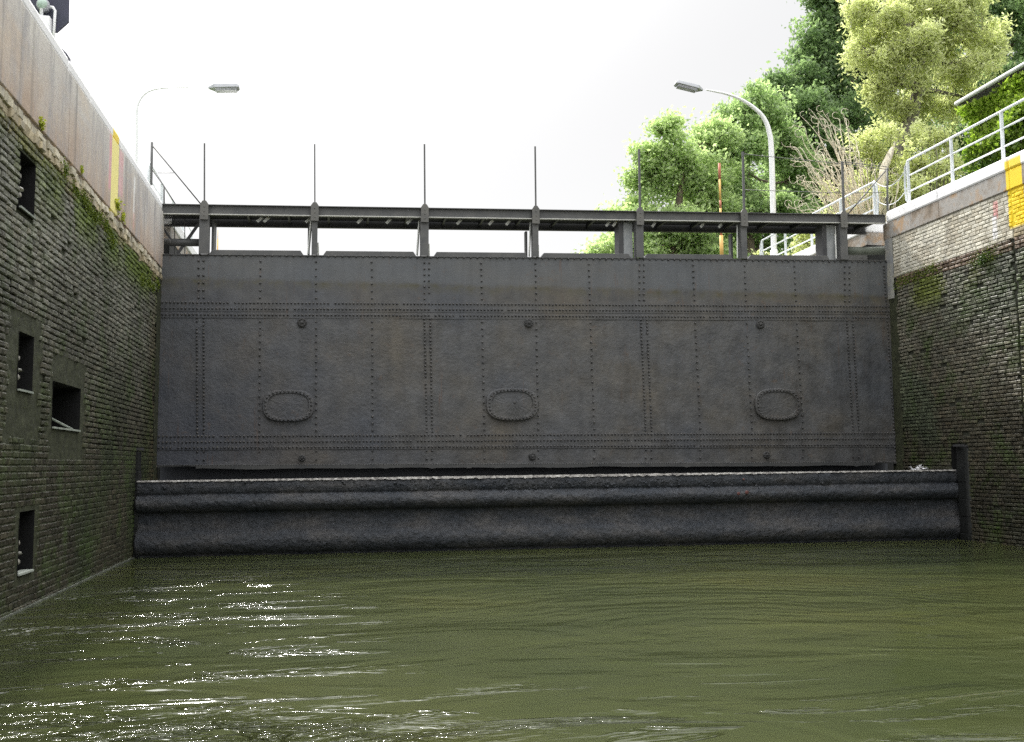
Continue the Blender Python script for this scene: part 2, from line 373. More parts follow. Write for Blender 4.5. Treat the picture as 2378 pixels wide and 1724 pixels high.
def col_left(y, z, rr):
    v = .95*rr.uniform(.7, 1.25)*(1+.5*nz(y*.7, z*.9, 5))
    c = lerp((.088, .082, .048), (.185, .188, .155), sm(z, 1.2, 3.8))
    c = lerp(c, (.13, .095, .06), .35*max(0, nz(y*5.3, z*9.1, 2)+.3))
    if z > 4.66: return tuple(q*rr.uniform(.8, 1.2) for q in (.52, .46, .33))
    if z > 4.5: c = lerp(c, (.22, .17, .07), .7)
    ms = sm(z, 3.9, 4.45)*sm(nz(y*1.3, z*1.2, 7), -.45, .1)*(.4+.6*sm(y, 9.5, 13))
    c = lerp(c, (.12, .17, .02), .95*ms)
    c = lerp(c, (.13, .105, .045), .6*sm(y, 16.7, 17.6)*sm(z, 4.7, 3.5))
    c = lerp(c, (.06, .10, .022), .65*sm(nz(y*.8, z*.6, 17), -.1, .35)*sm(z, 3.4, 1.2))
    c = lerp(tuple(q*.45 for q in c), c, sm(z, 1.0, 4.0))  # light falling off down the chamber, painted into the brick colour
    return tuple(q*v for q in c)
def mort_left(y, z):
    if z > 4.62: return (.36, .3, .2)
    if z < 1.62: return (.10, .115, .07)
    return lerp((.035, .037, .022), (.05, .06, .03), sm(z, 3.2, 4.5))
def col_right(y, z, rr):
    v = .9*rr.uniform(.74, 1.24)*(1+.5*nz(y*.7, z*.9, 15))
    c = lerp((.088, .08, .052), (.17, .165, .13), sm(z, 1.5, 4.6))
    c = lerp(c, (.15, .11, .06), .4*max(0, nz(y*5.3, z*9.1, 12)+.25))
    if z > 4.86: return mul((.17, .12, .085), rr.uniform(.75, 1.2))
    ms = sm(z, 4.0, 4.55)*sm(nz(y*1.1, z*1.2, 27), -.05, .3)
    c = lerp(c, (.13, .16, .02), .9*ms)
    if y < 14.35: c = lerp(c, (.13, .14, .03), .3)
    c = lerp(tuple(q*.5 for q in c), c, sm(z, .6, 3.6))  # lower courses darkened in colour for the fading light
    c = lerp(c, (.06, .095, .05), .5*sm(nz(y*.8, z*.6, 37), .05, .4))
    return tuple(q*v for q in c)
def col_lime(y, z, rr):
    w = (.72, .69, .58) if y > 14.35 else (.40, .33, .20)
    b = (.46, .41, .31); t = sm(nz(y*2.1, z*3.3, 45)+rr.uniform(-.35, .35), -.5, .15)
    if y > 14.35: t = max(t, .3)
    return mul(lerp(b, w, t), rr.uniform(.9, 1.06))
def rough_disp(d, a, s=3.):
    return lambda y, z: d + a*nz(y*s, z*s, 3)+.5*a*nz(y*s*3, z*s*3, 8)

def fr(y0, y1, z0, z1): return (y0, y1, z0, z1)
HOLES_L = [fr(10.09, 10.58, 3.89, 4.45), fr(10.26, 10.74, 2.13, 2.71), fr(10.49, 10.98, .34, .96), fr(11.5, 12.7, 1.81, 2.33)]
GROOVE = [fr(15.86, 16.62, -2, 1.66)]
Y0 = -14.
wl = thing('lock_wall', (XL, 4, 0), 'dark mossy brick lock wall with pinkish concrete band and small black niches', 'lock wall')
mb = MB()
SMOOTH = fr(9.85, 13.0, 1.46, 2.86)   # old rendered patch round the niches
NOB = HOLES_L + [fr(10.0, 10.95, 1.7, 2.85)+(1,), fr(11.42, 12.85, 1.5, 2.62)+(1,), fr(10.42, 11.05, .24, 1.0)+(1,), fr(16.24, 16.4, -.3, 1.6)]
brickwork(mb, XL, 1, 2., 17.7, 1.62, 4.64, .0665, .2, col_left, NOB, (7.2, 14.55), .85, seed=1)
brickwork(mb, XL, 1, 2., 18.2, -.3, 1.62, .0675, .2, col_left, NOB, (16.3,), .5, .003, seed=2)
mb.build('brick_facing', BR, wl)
mb = MB(); brickwork(mb, XL, 1, 2., 18.1, 4.65, 4.84, .095, .17, lambda y, z, rr: mul(lerp((.66, .60, .46), (.40, .31, .16), (z < 4.74)*.6), rr.uniform(.75, 1.15)), [], (), 2.0, .001, seed=4)
mb.build('crumbling_ledge', LIME, wl)
mb = MB()
plate(mb, XL, 1, Y0, 18.2, -2., 1.62, .12, rough_disp(-.014, .004), mort_left, HOLES_L)
plate(mb, XL, 1, Y0, 18.2, 1.62, 4.86, .12, rough_disp(-.03, .006), mort_left, HOLES_L)
mb.build('mortar_bed', MORT, wl)
mb = MB(); cp = lambda y, z: None
for (a, b, c, d) in ((9.75, 11.15, 1.6, 2.95), (11.2, 13.1, 1.42, 2.75), (10.3, 11.2, .2, 1.06)):
    plate(mb, XL, 1, a, b, c, d, .05, lambda y, z, q=(a, b, c, d): -.008+.008*nz(y*6, z*6, 3)-.035*(min(y-q[0], q[1]-y, z-q[2]+.03, q[3]-z) < .02), cp, HOLES_L)
plate(mb, XL, 1, 17.7, 18.2, 1.0, 4.86, .06, rough_disp(.0, .008, 4), cp)
mb.build('mossy_render', PLAST, wl)
mb = MB()
ysm = [on(0, XL, 47, 150)[1], on(0, XL, 157, 350)[1], on(0, XL, 208, 400)[1], 14.6]
e = [Y0]+[-9, -5, -1, 3, 6.4] + ysm + [16.6, 18.2]
for a, b in zip(e[:-1], e[1:]):
    off = random.uniform(-.004, .006)
    mb.box((XL-.5, a+.004, 4.865), (XL+.012+off, b-.004, 5.87))
mb.build('concrete_band', CONL, wl, bevel=.012)
mb = MB()
for a, b in zip(e[:-1], e[1:]): mb.box((XL-.62, a+.002, 5.872), (XL-.012, b-.002, ZL))
mb.build('coping', WHITE, wl, bevel=.05)
for h in HOLES_L:                                   # niches
    mb = MB(); d = .55; a, b, c, t = h; x0, x1 = XL-d, XL-.002
    mb.add([(x0, a, c), (x0, b, c), (x0, b, t), (x0, a, t), (x1, a, c), (x1, b, c), (x1, b, t), (x1, a, t)],
           [(0, 1, 2, 3), (0, 4, 5, 1), (1, 5, 6, 2), (2, 6, 7, 3), (3, 7, 4, 0)])
    nic = mb.build('niche', BLACK, wl)
    mb = MB(); mb.box((XL-.1, a+.01, c+.002), (XL+.016, b-.01, c+.022)); mb.build('niche_sill', m_steel('worn_sill', (.2, .23, .2), (.42, .45, .4)) if h is HOLES_L[0] else bpy.data.materials['worn_sill'], nic)
    if h is HOLES_L[3]:
        mb = MB(); mb.tube([(XL-.02, a+.03, c+.11), (XL-.06, b-.1, c+.03)], .013, 6); mb.build('steel_rod', bpy.data.materials['worn_sill'], nic, True)
# wet line at the water
mb = MB(); zz = [(.012+.012*abs(nz(y*3, 1))) for y in np.arange(2, 16.2, .08)]
for i, y in enumerate(np.arange(2, 16.1, .08)): mb.box((XL+.002, y, -.05), (XL+.03+.012*nz(y*4, 7), y+.081, zz[i]+.004*(i % 2)))
mb.build('tide_line', m_steel('scum_line', (.08, .09, .07), (.2, .21, .18), .3), wl)
BOLL = m_steel('worn_bollard', (.12, .12, .10), (.45, .43, .38), .5)
# bollards in the niches
for i, (h, wh) in enumerate(zip(HOLES_L[:3], ('uppermost', 'middle', 'lowest'))):
    a, b, c, t = h
    bo = thing('recess_bollard', (XL-.1, a+.12, c), f'rusty pale mooring bollard inside the {wh} narrow niche of the left wall', 'bollard', 'mooring bollards in the wall niches')
    mb = MB(); mb.tube([(XL-.1, a+.12, c+.02), (XL-.1, a+.12, c+.2)], [.05, .035], 10); mb.build('stem', STEELD, bo, True)
    mb = MB(); mb.tube([(XL-.1, a+.12, c+.19), (XL-.1, a+.12, c+.205), (XL-.1, a+.12, c+.225), (XL-.1, a+.12, c+.235)], [.06, .10, .09, .03], 12); mb.build('cap', BOLL, bo, True)
    mb = MB(); mb.tube([(XL-.02, a+.04, c+.135), (XL-.1, a+.12, c+.13), (XL-.16, a+.17, c+.12)], [.03, .038, .026], 8); mb.build('horn', BOLL, bo, True)
    mb = MB(); mb.tube([(XL-.03, a+.03, c+.32), (XL-.09, a+.1, c+.31)], [.036, .026], 8); mb.build('horn', BOLL, bo, True)

wr = thing('lock_wall', (XR, 4, 0), 'dark brick lock wall with limewashed band and thick white coping, yellow stripe', 'lock wall')
RH = [fr(15.84, 16.3, -2, 1.66)]
mb = MB()
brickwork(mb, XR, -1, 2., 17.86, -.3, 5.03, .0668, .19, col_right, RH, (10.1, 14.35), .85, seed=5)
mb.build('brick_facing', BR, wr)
mb = MB(); brickwork(mb, XR, -1, 2., 17.9, 5.03, 5.82, .0668, .19, col_lime, [], (10.1, 14.35), .45, .002, seed=6); mb.build('limewashed_brick', LIME, wr)
mb = MB()
plate(mb, XR, -1, Y0, 18.2, -2., 5.03, .12, rough_disp(-.03, .006), lambda y, z: (.032, .034, .022), RH)
plate(mb, XR, -1, Y0, 18.2, 5.03, 5.84, .12, rough_disp(-.012, .004), lambda y, z: (.44, .42, .34) if y > 14.35 else (.22, .18, .11))
mb.build('mortar_bed', MORT, wr)
mb = MB(); plate(mb, XR, -1, 17.8, 18.2, -.3, 4.66, .06, rough_disp(.0, .008, 4), cp); mb.build('mossy_render', PLAST, wr)
mb = MB()
prof = [(17.9, 0), (17.98, .022), (18.1, .022), (18.17, .0), (18.2, -.06), (18.2, -.3)]
for (a, b), (c, d) in zip(prof[:-1], prof[1:]): mb.add([(XR-b, a, 4.62), (XR-d, c, 4.62), (XR-d, c, 5.84), (XR-b, a, 5.84)], [(0, 3, 2, 1)])
mb.build('corner_render', m_steel('grey_corner_render', (.2, .21, .225), (.34, .33, .28), .8), wr, True)
e2 = [Y0, -9, -5, -1, 3, 6.4, 10.1, 14.35, 16.3, 18.2]
mb = MB()
for a, b in zip(e2[:-1], e2[1:]): mb.box((XR-.014-random.uniform(0, .004), a+.003, 5.842), (XR+.6, b-.003, 6.165))
mb.build('concrete_band', CONR, wr, bevel=.012)
mb = MB()
def cop_poly(x0, x1, y0, y1, rnd):
    pts = [(x0, y0)]
    if rnd: pts += [(x0+.22-.22*math.cos(t), y1-.3+.3*math.sin(t)) for t in np.linspace(0, math.pi/2, 8)]
    else: pts += [(x0, y1)]
    return pts + [(x1, y1), (x1, y0)]
for a, b in zip(e2[:-1], e2[1:]): mb.prism(cop_poly(XR-.03, XR+.62, a+.002, b-.002+(.02 if b == 18.2 else 0), b == 18.2), lambda u, v, w: (u, v, w), 6.167, ZR)
mb.build('coping', WHITE, wr, bevel=.035)
mb = MB()
for X, n, (a, b, c, t) in ((XR, 1, RH[0]),):
    x0, x1 = X+n*.5, X+n*.002
    mb.add([(x0, a, c), (x0, b, c), (x0, b, t), (x0, a, t), (x1, a, c), (x1, b, c), (x1, b, t), (x1, a, t)], [(0, 1, 2, 3), (0, 4, 5, 1), (1, 5, 6, 2), (2, 6, 7, 3)])
mb.build('niche', BLACK, wr)

# walls beyond the gate
for X, n, zt, lab in ((XL, 1, ZL, 'wall beyond the gate at left with white coping behind the gate leaf'), (XR, -1, ZR, 'wall beyond the gate at right with white coping under the far railing')):
    w = thing('upstream_wall', (X, 20, 0), lab, 'lock wall')
    mb = MB(); xo = X-n*.9
    mb.box((min(xo, X-n*2), 18.2, -2), (max(xo, X-n*2), 18.85, zt-.24)); mb.build('gate_recess', m_steel('recess_concrete'+('a' if n > 0 else 'b'), (.05, .055, .05), (.1, .105, .09), .8), w)
    mb = MB(); mb.box((min(X, X-n*2), 18.85, -2), (max(X, X-n*2), 70, zt-.5)); mb.build('wall_face', DARK, w)
    mb = MB(); mb.box((min(X+n*.01, X-n*2), 18.84, zt-.499), (max(X+n*.01, X-n*2), 70, zt-.235)); mb.build('concrete_band', CONR, w)
    mb = MB(); mb.box((min(X+n*.03, X-n*.6), 18.83, zt-.233), (max(X+n*.03, X-n*.6), 70, zt)); mb.build('coping', WHITE, w, bevel=.03)

# ------------------------------------------------------------------ setting: ground, water
def struct(name, mb, mat, **k): return tag(mb.build(name, mat, **k), kind='structure')
GR = m_grass()
mb = MB(); mb.add([(-400, -100, ZL-.05), (XL-.55, -100, ZL-.05), (XL-.55, 900, ZL-.05), (-400, 900, ZL-.05)], [(0, 1, 2, 3)]); struct('left_bank_ground', mb, GR)
mb = MB(); mb.add([(XR+.55, -100, ZR-.05), (400, -100, ZR-.05), (400, 900, ZR-.05), (XR+.55, 900, ZR-.05)], [(0, 1, 2, 3)]); struct('right_bank_ground', mb, GR)
mb = MB(); mb.add([(XL-.3, 18.6, 4.6), (XR+.3, 18.6, 4.6), (XR+.3, 900, 4.6), (XL-.3, 900, 4.6)], [(0, 1, 2, 3)]); WAT = m_water(); struct('upstream_water', mb, WAT)
mb = MB(); mb.add([(XL-.3, -90, 0), (XR+.3, -90, 0), (XR+.3, 18.5, 0), (XL-.3, 18.5, 0)], [(0, 1, 2, 3)]); struct('water', mb, WAT)

# ------------------------------------------------------------------ lower beam
bt = thing('sill_beam', (4, 16.3, 0), 'long encrusted dark double-rolled beam standing in the water below the gate', 'beam')
BL, BRt = XL+.03, XR+.4
def bprof():
    p = [(-.5, -.8), (-.5, 1.17), (-.03, 1.17), (.0, 1.155), (.005, .99), (-.02, .965), (-.015, .955)]
    p += [(.0+.085*math.sin(t)**.8, .945-.25*(t/math.pi)) for t in np.linspace(.2, math.pi, 11)]
    p += [(-.055, .68), (-.06, .67), (-.04, .40), (-.01, .385)]
    p += [(-.01+.085*math.sin(t)**.8, .375-.33*(t/math.pi)) for t in np.linspace(.15, math.pi, 11)]
    return p + [(-.03, .03), (-.03, -.8)]
pr = bprof(); ns = 620; mb = MB(); vs = []
for i in range(ns+1):
    x = BL+(BRt-BL)*i/ns; t = i/ns
    for j, (o, z) in enumerate(pr):
        a = nz(x*1.8, z*3, o*9)*.007+nz(x*7, z*13, 5)*.006+nz(x*21, z*30, 2)*.008 if 2 <= j < len(pr)-1 else 0
        sc_ = 1+(.045*t if z > 0 else 0)
        vs.append((x, 16.2-o-a*1.3, z*sc_+a*.8-.01*(1-t)))
m_ = len(pr); mb.add(vs, [(i*m_+j, (i+1)*m_+j, (i+1)*m_+(j+1) % m_, i*m_+(j+1) % m_) for i in range(ns) for j in range(m_)] + [tuple(range(m_)), tuple(ns*m_+j for j in range(m_))[::-1]])
mb.build('beam_body', BEAM, bt, True)
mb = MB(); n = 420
for i in range(n):          # rim highlight along the top edge, painted as a pale strip
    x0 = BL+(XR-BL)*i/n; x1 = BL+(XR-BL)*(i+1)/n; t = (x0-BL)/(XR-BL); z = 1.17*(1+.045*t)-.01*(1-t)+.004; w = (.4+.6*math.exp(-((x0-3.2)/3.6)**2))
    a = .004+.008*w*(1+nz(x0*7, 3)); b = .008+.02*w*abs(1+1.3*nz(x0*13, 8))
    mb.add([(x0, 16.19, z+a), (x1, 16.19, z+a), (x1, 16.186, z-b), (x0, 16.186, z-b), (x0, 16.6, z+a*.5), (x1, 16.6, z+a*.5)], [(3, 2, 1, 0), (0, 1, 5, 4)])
mb.build('painted_rim_light', RIM_LIGHT, bt)
mb = MB(); mb.box((XL+.02, 16.7, -.8), (XR-.02, 18.0, .85)); mb.build('back_slab', DARK, bt)
mb = MB()     # barnacle lumps under the top edge, as in a row
for k in range(150):
    x = random.gauss(3.2, 2.6)
    if not BL+.2 < x < BRt-.6: continue
    mb.dome((x, 16.196, random.choice((1.11, 1.05, 1.06, 1.0))+random.uniform(-.02, .02)), (0, -1, 0), random.uniform(.012, .026), random.uniform(.01, .02), 7)
mb.build('bolt_heads', BEAM, bt, True)
RM = m_paint('red_mark_paint', (.12, .045, .04))
for x, z, r in ((6.9, 1.1, .02), (6.8, .86, .03), (6.95, .88, .035)): mb = MB(); mb.dome((x, 16.1, z), (0, -1, 0), r, .01, 7); mb.build('red_mark', RM, bt)
for X, n, lab, y in ((XL, 1, 'black wet timber fender post beside the left end of the sill beam', 16.32), (XR, -1, 'black wet timber fender post in the groove at the right end of the beam', 16.02)):
    g = thing('fender_post', (X+n*.04, y, 0), lab, 'fender post'); mb = MB()
    for q in range(9): zt = 1.62-q*.3; mb.box((X-n*.12, y-.09, zt-.3), (X+n*(.05+.008*(q % 2)), y+.08+.01*(q % 3), zt)) if n > 0 else mb.box((X-.02-.01*(q % 2), y-.14, zt-.3), (X+.2, y+.1, zt))
    mb.build('post', TIMB, g, bevel=.01)
    mb = MB(); mb.box((X-.08, y-.1, 1.64), (X+.08, y+.1, 1.68)); mb.build('iron_cap', STEELD, g)
mb = MB()       # bit of litter
for k in range(26):
    a = np.array([10.35+random.gauss(0, .07), 16.33+random.gauss(0, .04), 1.225+abs(random.gauss(0, .035))])
    mb.add([a, a+rng.normal(0, .05, 3)*(1, .5, .6), a+rng.normal(0, .05, 3)*(1, .5, .6)+(0, 0, .01)], [(0, 1, 2)])
tag(mb.build('litter', m_steel('white_plastic', (.6, .62, .65), (.8, .8, .82), .4)), 'crumpled white plastic litter on the right end of the sill beam', 'litter')

# ------------------------------------------------------------------ the gate leaf
G = lambda x, y, dy=0.: np.array([*(od(1, GY, x, y)-np.array([0, dy, 0]))])
ga = thing('lock_gate', (4, GY, 1.3), 'huge riveted dark grey steel lock gate with walkway on top and three oval covers', 'lock gate')
zt0, zt1, zb0, zb1 = 5.12, 5.42, 1.385, 1.35
def gz(x, s): t = (x-XL)/(XR-XL); return (zb0+(zb1-zb0)*t)*(1-s)+(zt0+(zt1-zt0)*t)*s
mb = MB(); nx, nzc = 140, 44; vs = []
for i in range(nx+1):
    x = XL+(XR-XL)*i/nx
    for j in range(nzc+1):
        s = j/nzc; z = gz(x, s); d = .012*nz(x*.8, z*.8, 3)+.006*nz(x*2.5, z*2.5, 9)
        vs.append((x, GY+(d if 0 < s < 1 else 0), z))
mb.add(vs, [(i*(nzc+1)+j, (i+1)*(nzc+1)+j, (i+1)*(nzc+1)+j+1, i*(nzc+1)+j+1) for i in range(nx) for j in range(nzc)])
def row(a, b, sp, r=.0215, h=.029, dy=0.):       # rivets between two gate-plane points
    a, b = np.array(a, float), np.array(b, float); L = np.linalg.norm(b-a); n = int(round(L/sp))
    for k in range(n+1):
        if random.random() < .012: continue
        p = a+(b-a)*k/n; j = rng.normal(0, .0015, 3); mb.dome((p[0]+j[0], GY-dy, p[2]+j[2]), (0, -1, 0), r*random.uniform(.85, 1.1), h, 6)
xe0, xe1 = XL+.03, XR-.03
def hrow(yl, yr, sp, dy, x0=xe0, x1=xe1, r=.021):
    zl, zr = G(358, yl)[2], G(1965, yr)[2]; f = lambda x: zl+(zr-zl)*(x-XL)/(XR-XL); row((x0, 0, f(x0)), (x1, 0, f(x1)), sp, r, .028, dy)
hrow(564.5, 581, .124, .002)
hrow(1031, 1023.5, .045, .012, r=.011)
vr = [((440, 451), (436, 451), (437, 452)), ((940, 950), (940, 953), (945, 957)), ((1416, 1426), (1419, 1432.5), (1430, 1443)), ((1870.7, 1881), (1875, 1888), (1888.5, 1901.5))]
def yl_at(a, b, x): return a+(b-a)*(x-358)/1607
def vrow(xt, xb, ya_, yb_, sp): row(G(xt, ya_), G(xb, yb_), sp, dy=.002)
for (t1, t2), (m1, m2), (b1, b2) in vr:
    for xt, xm, xb in ((t1, m1, b1), (t2, m2, b2)):
        vrow(xt, xt, yl_at(577, 592, xt), yl_at(659, 668, xt), .122)
        vrow(xm, xb, yl_at(704, 711, xm), yl_at(960, 951, xb), .066)
        vrow(xb, xb, yl_at(1001, 995, xb), yl_at(1019, 1012, xb), .12)
for xt, xb in ((576.7, 574.5), (699.7, 700.5), (823.3, 825.5), (1065.6, 1072.6), (1185.7, 1192), (1304, 1316), (1535, 1550.6), (1648.7, 1665), (1759, 1777.7)):
    vrow(xt, xt+(xb-xt)*.2, yl_at(577, 592, xt), yl_at(659, 668, xt), .122); vrow(xt+(xb-xt)*.3, xb, yl_at(711, 718, xt), yl_at(956, 947, xb), .124)
    vrow(xb, xb, yl_at(1001, 995, xb), yl_at(1019, 1012, xb), .12)
vrow(1957, 1983, 590, 1015, .07)
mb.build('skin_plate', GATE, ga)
for (a, b, c, d, dy, rows) in ((663.5, 690, 672, 697, .014, ((670.3, 679.5), (683.5, 690.5))), (690.5, 704, 697.5, 711, .009, ((696.8, 704),)),
                               (962, 997, 954.5, 990.5, .012, ((967, 959.5), (979.9, 971.5), (992.4, 985)))):
    mb = MB(); z = [G(358, a)[2], G(358, b)[2], G(1965, c)[2], G(1965, d)[2]]
    mb.add([(XL, GY-dy, z[1]), (XR, GY-dy, z[3]), (XR, GY-dy, z[2]), (XL, GY-dy, z[0]), (XL, GY, z[1]), (XR, GY, z[3]), (XR, GY, z[2]), (XL, GY, z[0])],
           [(0, 1, 2, 3), (3, 2, 6, 7), (0, 4, 5, 1)])
    for r1, r2 in rows: hrow(r1, r2, .065, dy)
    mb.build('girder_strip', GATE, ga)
for cx, cy, hw, hh in ((639, 899, 57, 35), (1134, 896, 57, 36), (1721, 896, 50.5, 35)):   # oval covers
    c = G(cx, cy); W = (G(cx+hw, cy)[0]-G(cx-hw, cy)[0])/2; H = (G(cx, cy-hh)[2]-G(cx, cy+hh)[2])/2
    def sup(t, k=1.): # rounded outline
        ct, st = math.cos(t), math.sin(t); q = .72; return (W*k*math.copysign(abs(ct)**q, ct), H*k*math.copysign(abs(st)**q, st))
    mb = MB(); nn = 48
    rings = [(1.0, .002), (1.0, .055), (.975, .066), (.80, .068), (.78, .046), (.5, .052), (.2, .056)]
    vs = [(c[0]+sup(2*math.pi*i/nn, k)[0], GY-d-.004*nz(i*.7, k*5, cx), c[2]+sup(2*math.pi*i/nn, k)[1]) for k, d in rings for i in range(nn)]
    mb.add(vs, [(r*nn+i, r*nn+(i+1) % nn, (r+1)*nn+(i+1) % nn, (r+1)*nn+i) for r in range(len(rings)-1) for i in range(nn)] + [tuple((len(rings)-1)*nn+i for i in range(nn))])
    acc = 0; last = None
    for i in range(721):
        p = np.array(sup(2*math.pi*i/720, .89))
        if last is None or np.linalg.norm(p-last) > .066: mb.dome((c[0]+p[0], GY-.067, c[2]+p[1]), (0, -1, 0), .02, .022); last = p
    if cx == 1134: mb.dome((c[0]+.04, GY-.055, c[2]+.03), (0, -1, 0), .03, .015)
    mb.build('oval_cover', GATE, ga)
for cx, cy, r in ((669, 715, .085), (1171, 716, .085), (1683, 719, .085), (669, 1015, .06), (1179, 1011, .07), (1697, 1008, .07)):
    c = G(cx, cy); mb = MB(); mb.tube([(c[0], GY+.01, c[2]), (c[0], GY-.03, c[2]), (c[0], GY-.04, c[2])], [r, r, r*.8], 14)
    for k in range(8): t = 2*math.pi*k/8; mb.dome((c[0]+r*.72*math.cos(t), GY-.04, c[2]+r*.72*math.sin(t)), (0, -1, 0), .014, .014)
    mb.dome((c[0], GY-.038, c[2]), (0, -1, 0), r*.4, .03, 8); mb.build('blanking_plug', m_dark('plug_iron', (.05, .05, .05)) if cx == 669 and cy == 715 else bpy.data.materials['plug_iron'], ga)
# ragged seal under the gate and set-back plate
mb = MB(); n = 300
for i in range(n):
    x0 = XL+(XR-XL)*i/n; x1 = XL+(XR-XL)*(i+1)/n; za = gz(x0, 0); t = i/n
    dr = .045+.022*nz(x0*1.1, 3)+.03*max(0, nz(x0*6, 9)-.15)-(.04 if t < .045 or t > .965 else 0)
    mb.add([(x0, GY-.028, za+.022), (x1, GY-.028, za+.022), (x1, GY-.02, za-dr), (x0, GY-.02, za-dr), (x0, GY+.05, za-dr), (x1, GY+.05, za-dr), (x0, GY, za+.03), (x1, GY, za+.03)], [(3, 2, 1, 0), (4, 5, 2, 3), (0, 1, 7, 6)])
mb.build('bottom_seal', STEEL, ga)
mb = MB(); mb.box((XL+.01, GY+.3, -.5), (XR-.01, GY+.4, 1.5)); mb.build('set_back_plate', m_steel('set_back_steel', (.03, .034, .046), (.05, .054, .066)), ga)
mb = MB(); mb.box((XL+.01, GY+.42, .0), (XR-.01, GY+.7, 5.05)); mb.build('rear_plate', STEELD, ga)
# raised kerb pieces along the top
zt = lambda x: gz(x, 1)
for xa, xb in ((467, 668), (720, 918), (965, 1165), (1203, 1395), (1432, 1620), (1662, 1835)):
    a, b = G(xa, 555)[0], G(xb, 560)[0]; mb = MB(); h = .09
    mb.add([(a-.04, GY+.02, zt(a)), (b+.04, GY+.02, zt(b)), (b-.02, GY+.02, zt(b)+h), (a+.02, GY+.02, zt(a)+h), (a-.04, GY+.3, zt(a)), (b+.04, GY+.3, zt(b)), (b-.02, GY+.3, zt(b)+h), (a+.02, GY+.3, zt(a)+h)],
           [(0, 1, 2, 3), (7, 6, 5, 4), (3, 2, 6, 7), (0, 3, 7, 4), (1, 5, 6, 2)])
    mb.build('top_kerb', STEEL, ga, bevel=.006)
mb = MB(); mb.add([(XL, GY-.02, zt(XL)), (XR, GY-.02, zt(XR)), (XR, GY+.7, zt(XR)), (XL, GY+.7, zt(XL)), (XL, GY-.02, zt(XL)-.012), (XR, GY-.02, zt(XR)-.012), (XR, GY+.7, zt(XR)-.012), (XL, GY+.7, zt(XL)-.012)], [(0, 1, 2, 3), (7, 6, 5, 4), (0, 4, 5, 1)]); mb.build('top_plate', STEEL, ga)
# walkway: front girder, deck, rear girder
GT = (6.01, 6.34)
gtz = lambda x: GT[0]+(GT[1]-GT[0])*(x-XL)/(XR-XL)
def along(mbx, y0, y1, dz0, dz1, x0=XL-.3, x1=XR-.02):
    mbx.add([(x, y, gtz(x)+d) for x in (x0, x1) for y, d in ((y0, dz0), (y1, dz0), (y1, dz1), (y0, dz1))], [(0, 1, 2, 3), (7, 6, 5, 4), (0, 4, 5, 1), (1, 5, 6, 2), (2, 6, 7, 3), (3, 7, 4, 0)])
WY = GY-.02
mb = MB(); along(mb, WY, WY+.012, -.165, -.014); along(mb, WY-.05, WY+.03, -.013, 0.); mb.build('front_girder', STEEL, ga)
mb = MB(); along(mb, WY-.03, WY+.03, -.181, -.167); mb.build('bright_lower_flange', m_steel('pale_flange', (.5, .5, .47), (.65, .65, .6)), ga)  # pale colour stands in for light catching the flange
mb = MB(); along(mb, WY+.05, WY+.75, -.075, -.04); mb.build('walkway_deck', STEELD, ga)
mb = MB(); along(mb, WY+.78, WY+.80, -.20, -.01); along(mb, WY+.72, WY+.80, -.215, -.2); mb.build('rear_girder', STEELD, ga)
for k in range(1, 20):
    x = XL+k*.72; mb = MB(); z = gtz(x); mb.box((x-.02, WY+.04, z-.15), (x+.02, WY+.775, z-.08)); mb.build('cross_bearer', STEELD, ga)
for px in (575, 590, 683, 798, 862, 908, 1019, 1090, 1128, 1350, 1365, 1452, 1560, 1600):      # pale clips under the deck
    x = G(px, 480)[0]; z = gtz(x); mb = MB(); mb.bar((x-.05, WY+.1, z-.27), (x+.04, WY+.16, z-.17), .05, .012, (0, 1, 0)); mb.build('clip', LSTRIP, ga)
st = [453, 697, 940, 1185, 1415, 1645, 1865]; stw = [.17, .10, .15, .11, .15, .12, .16]
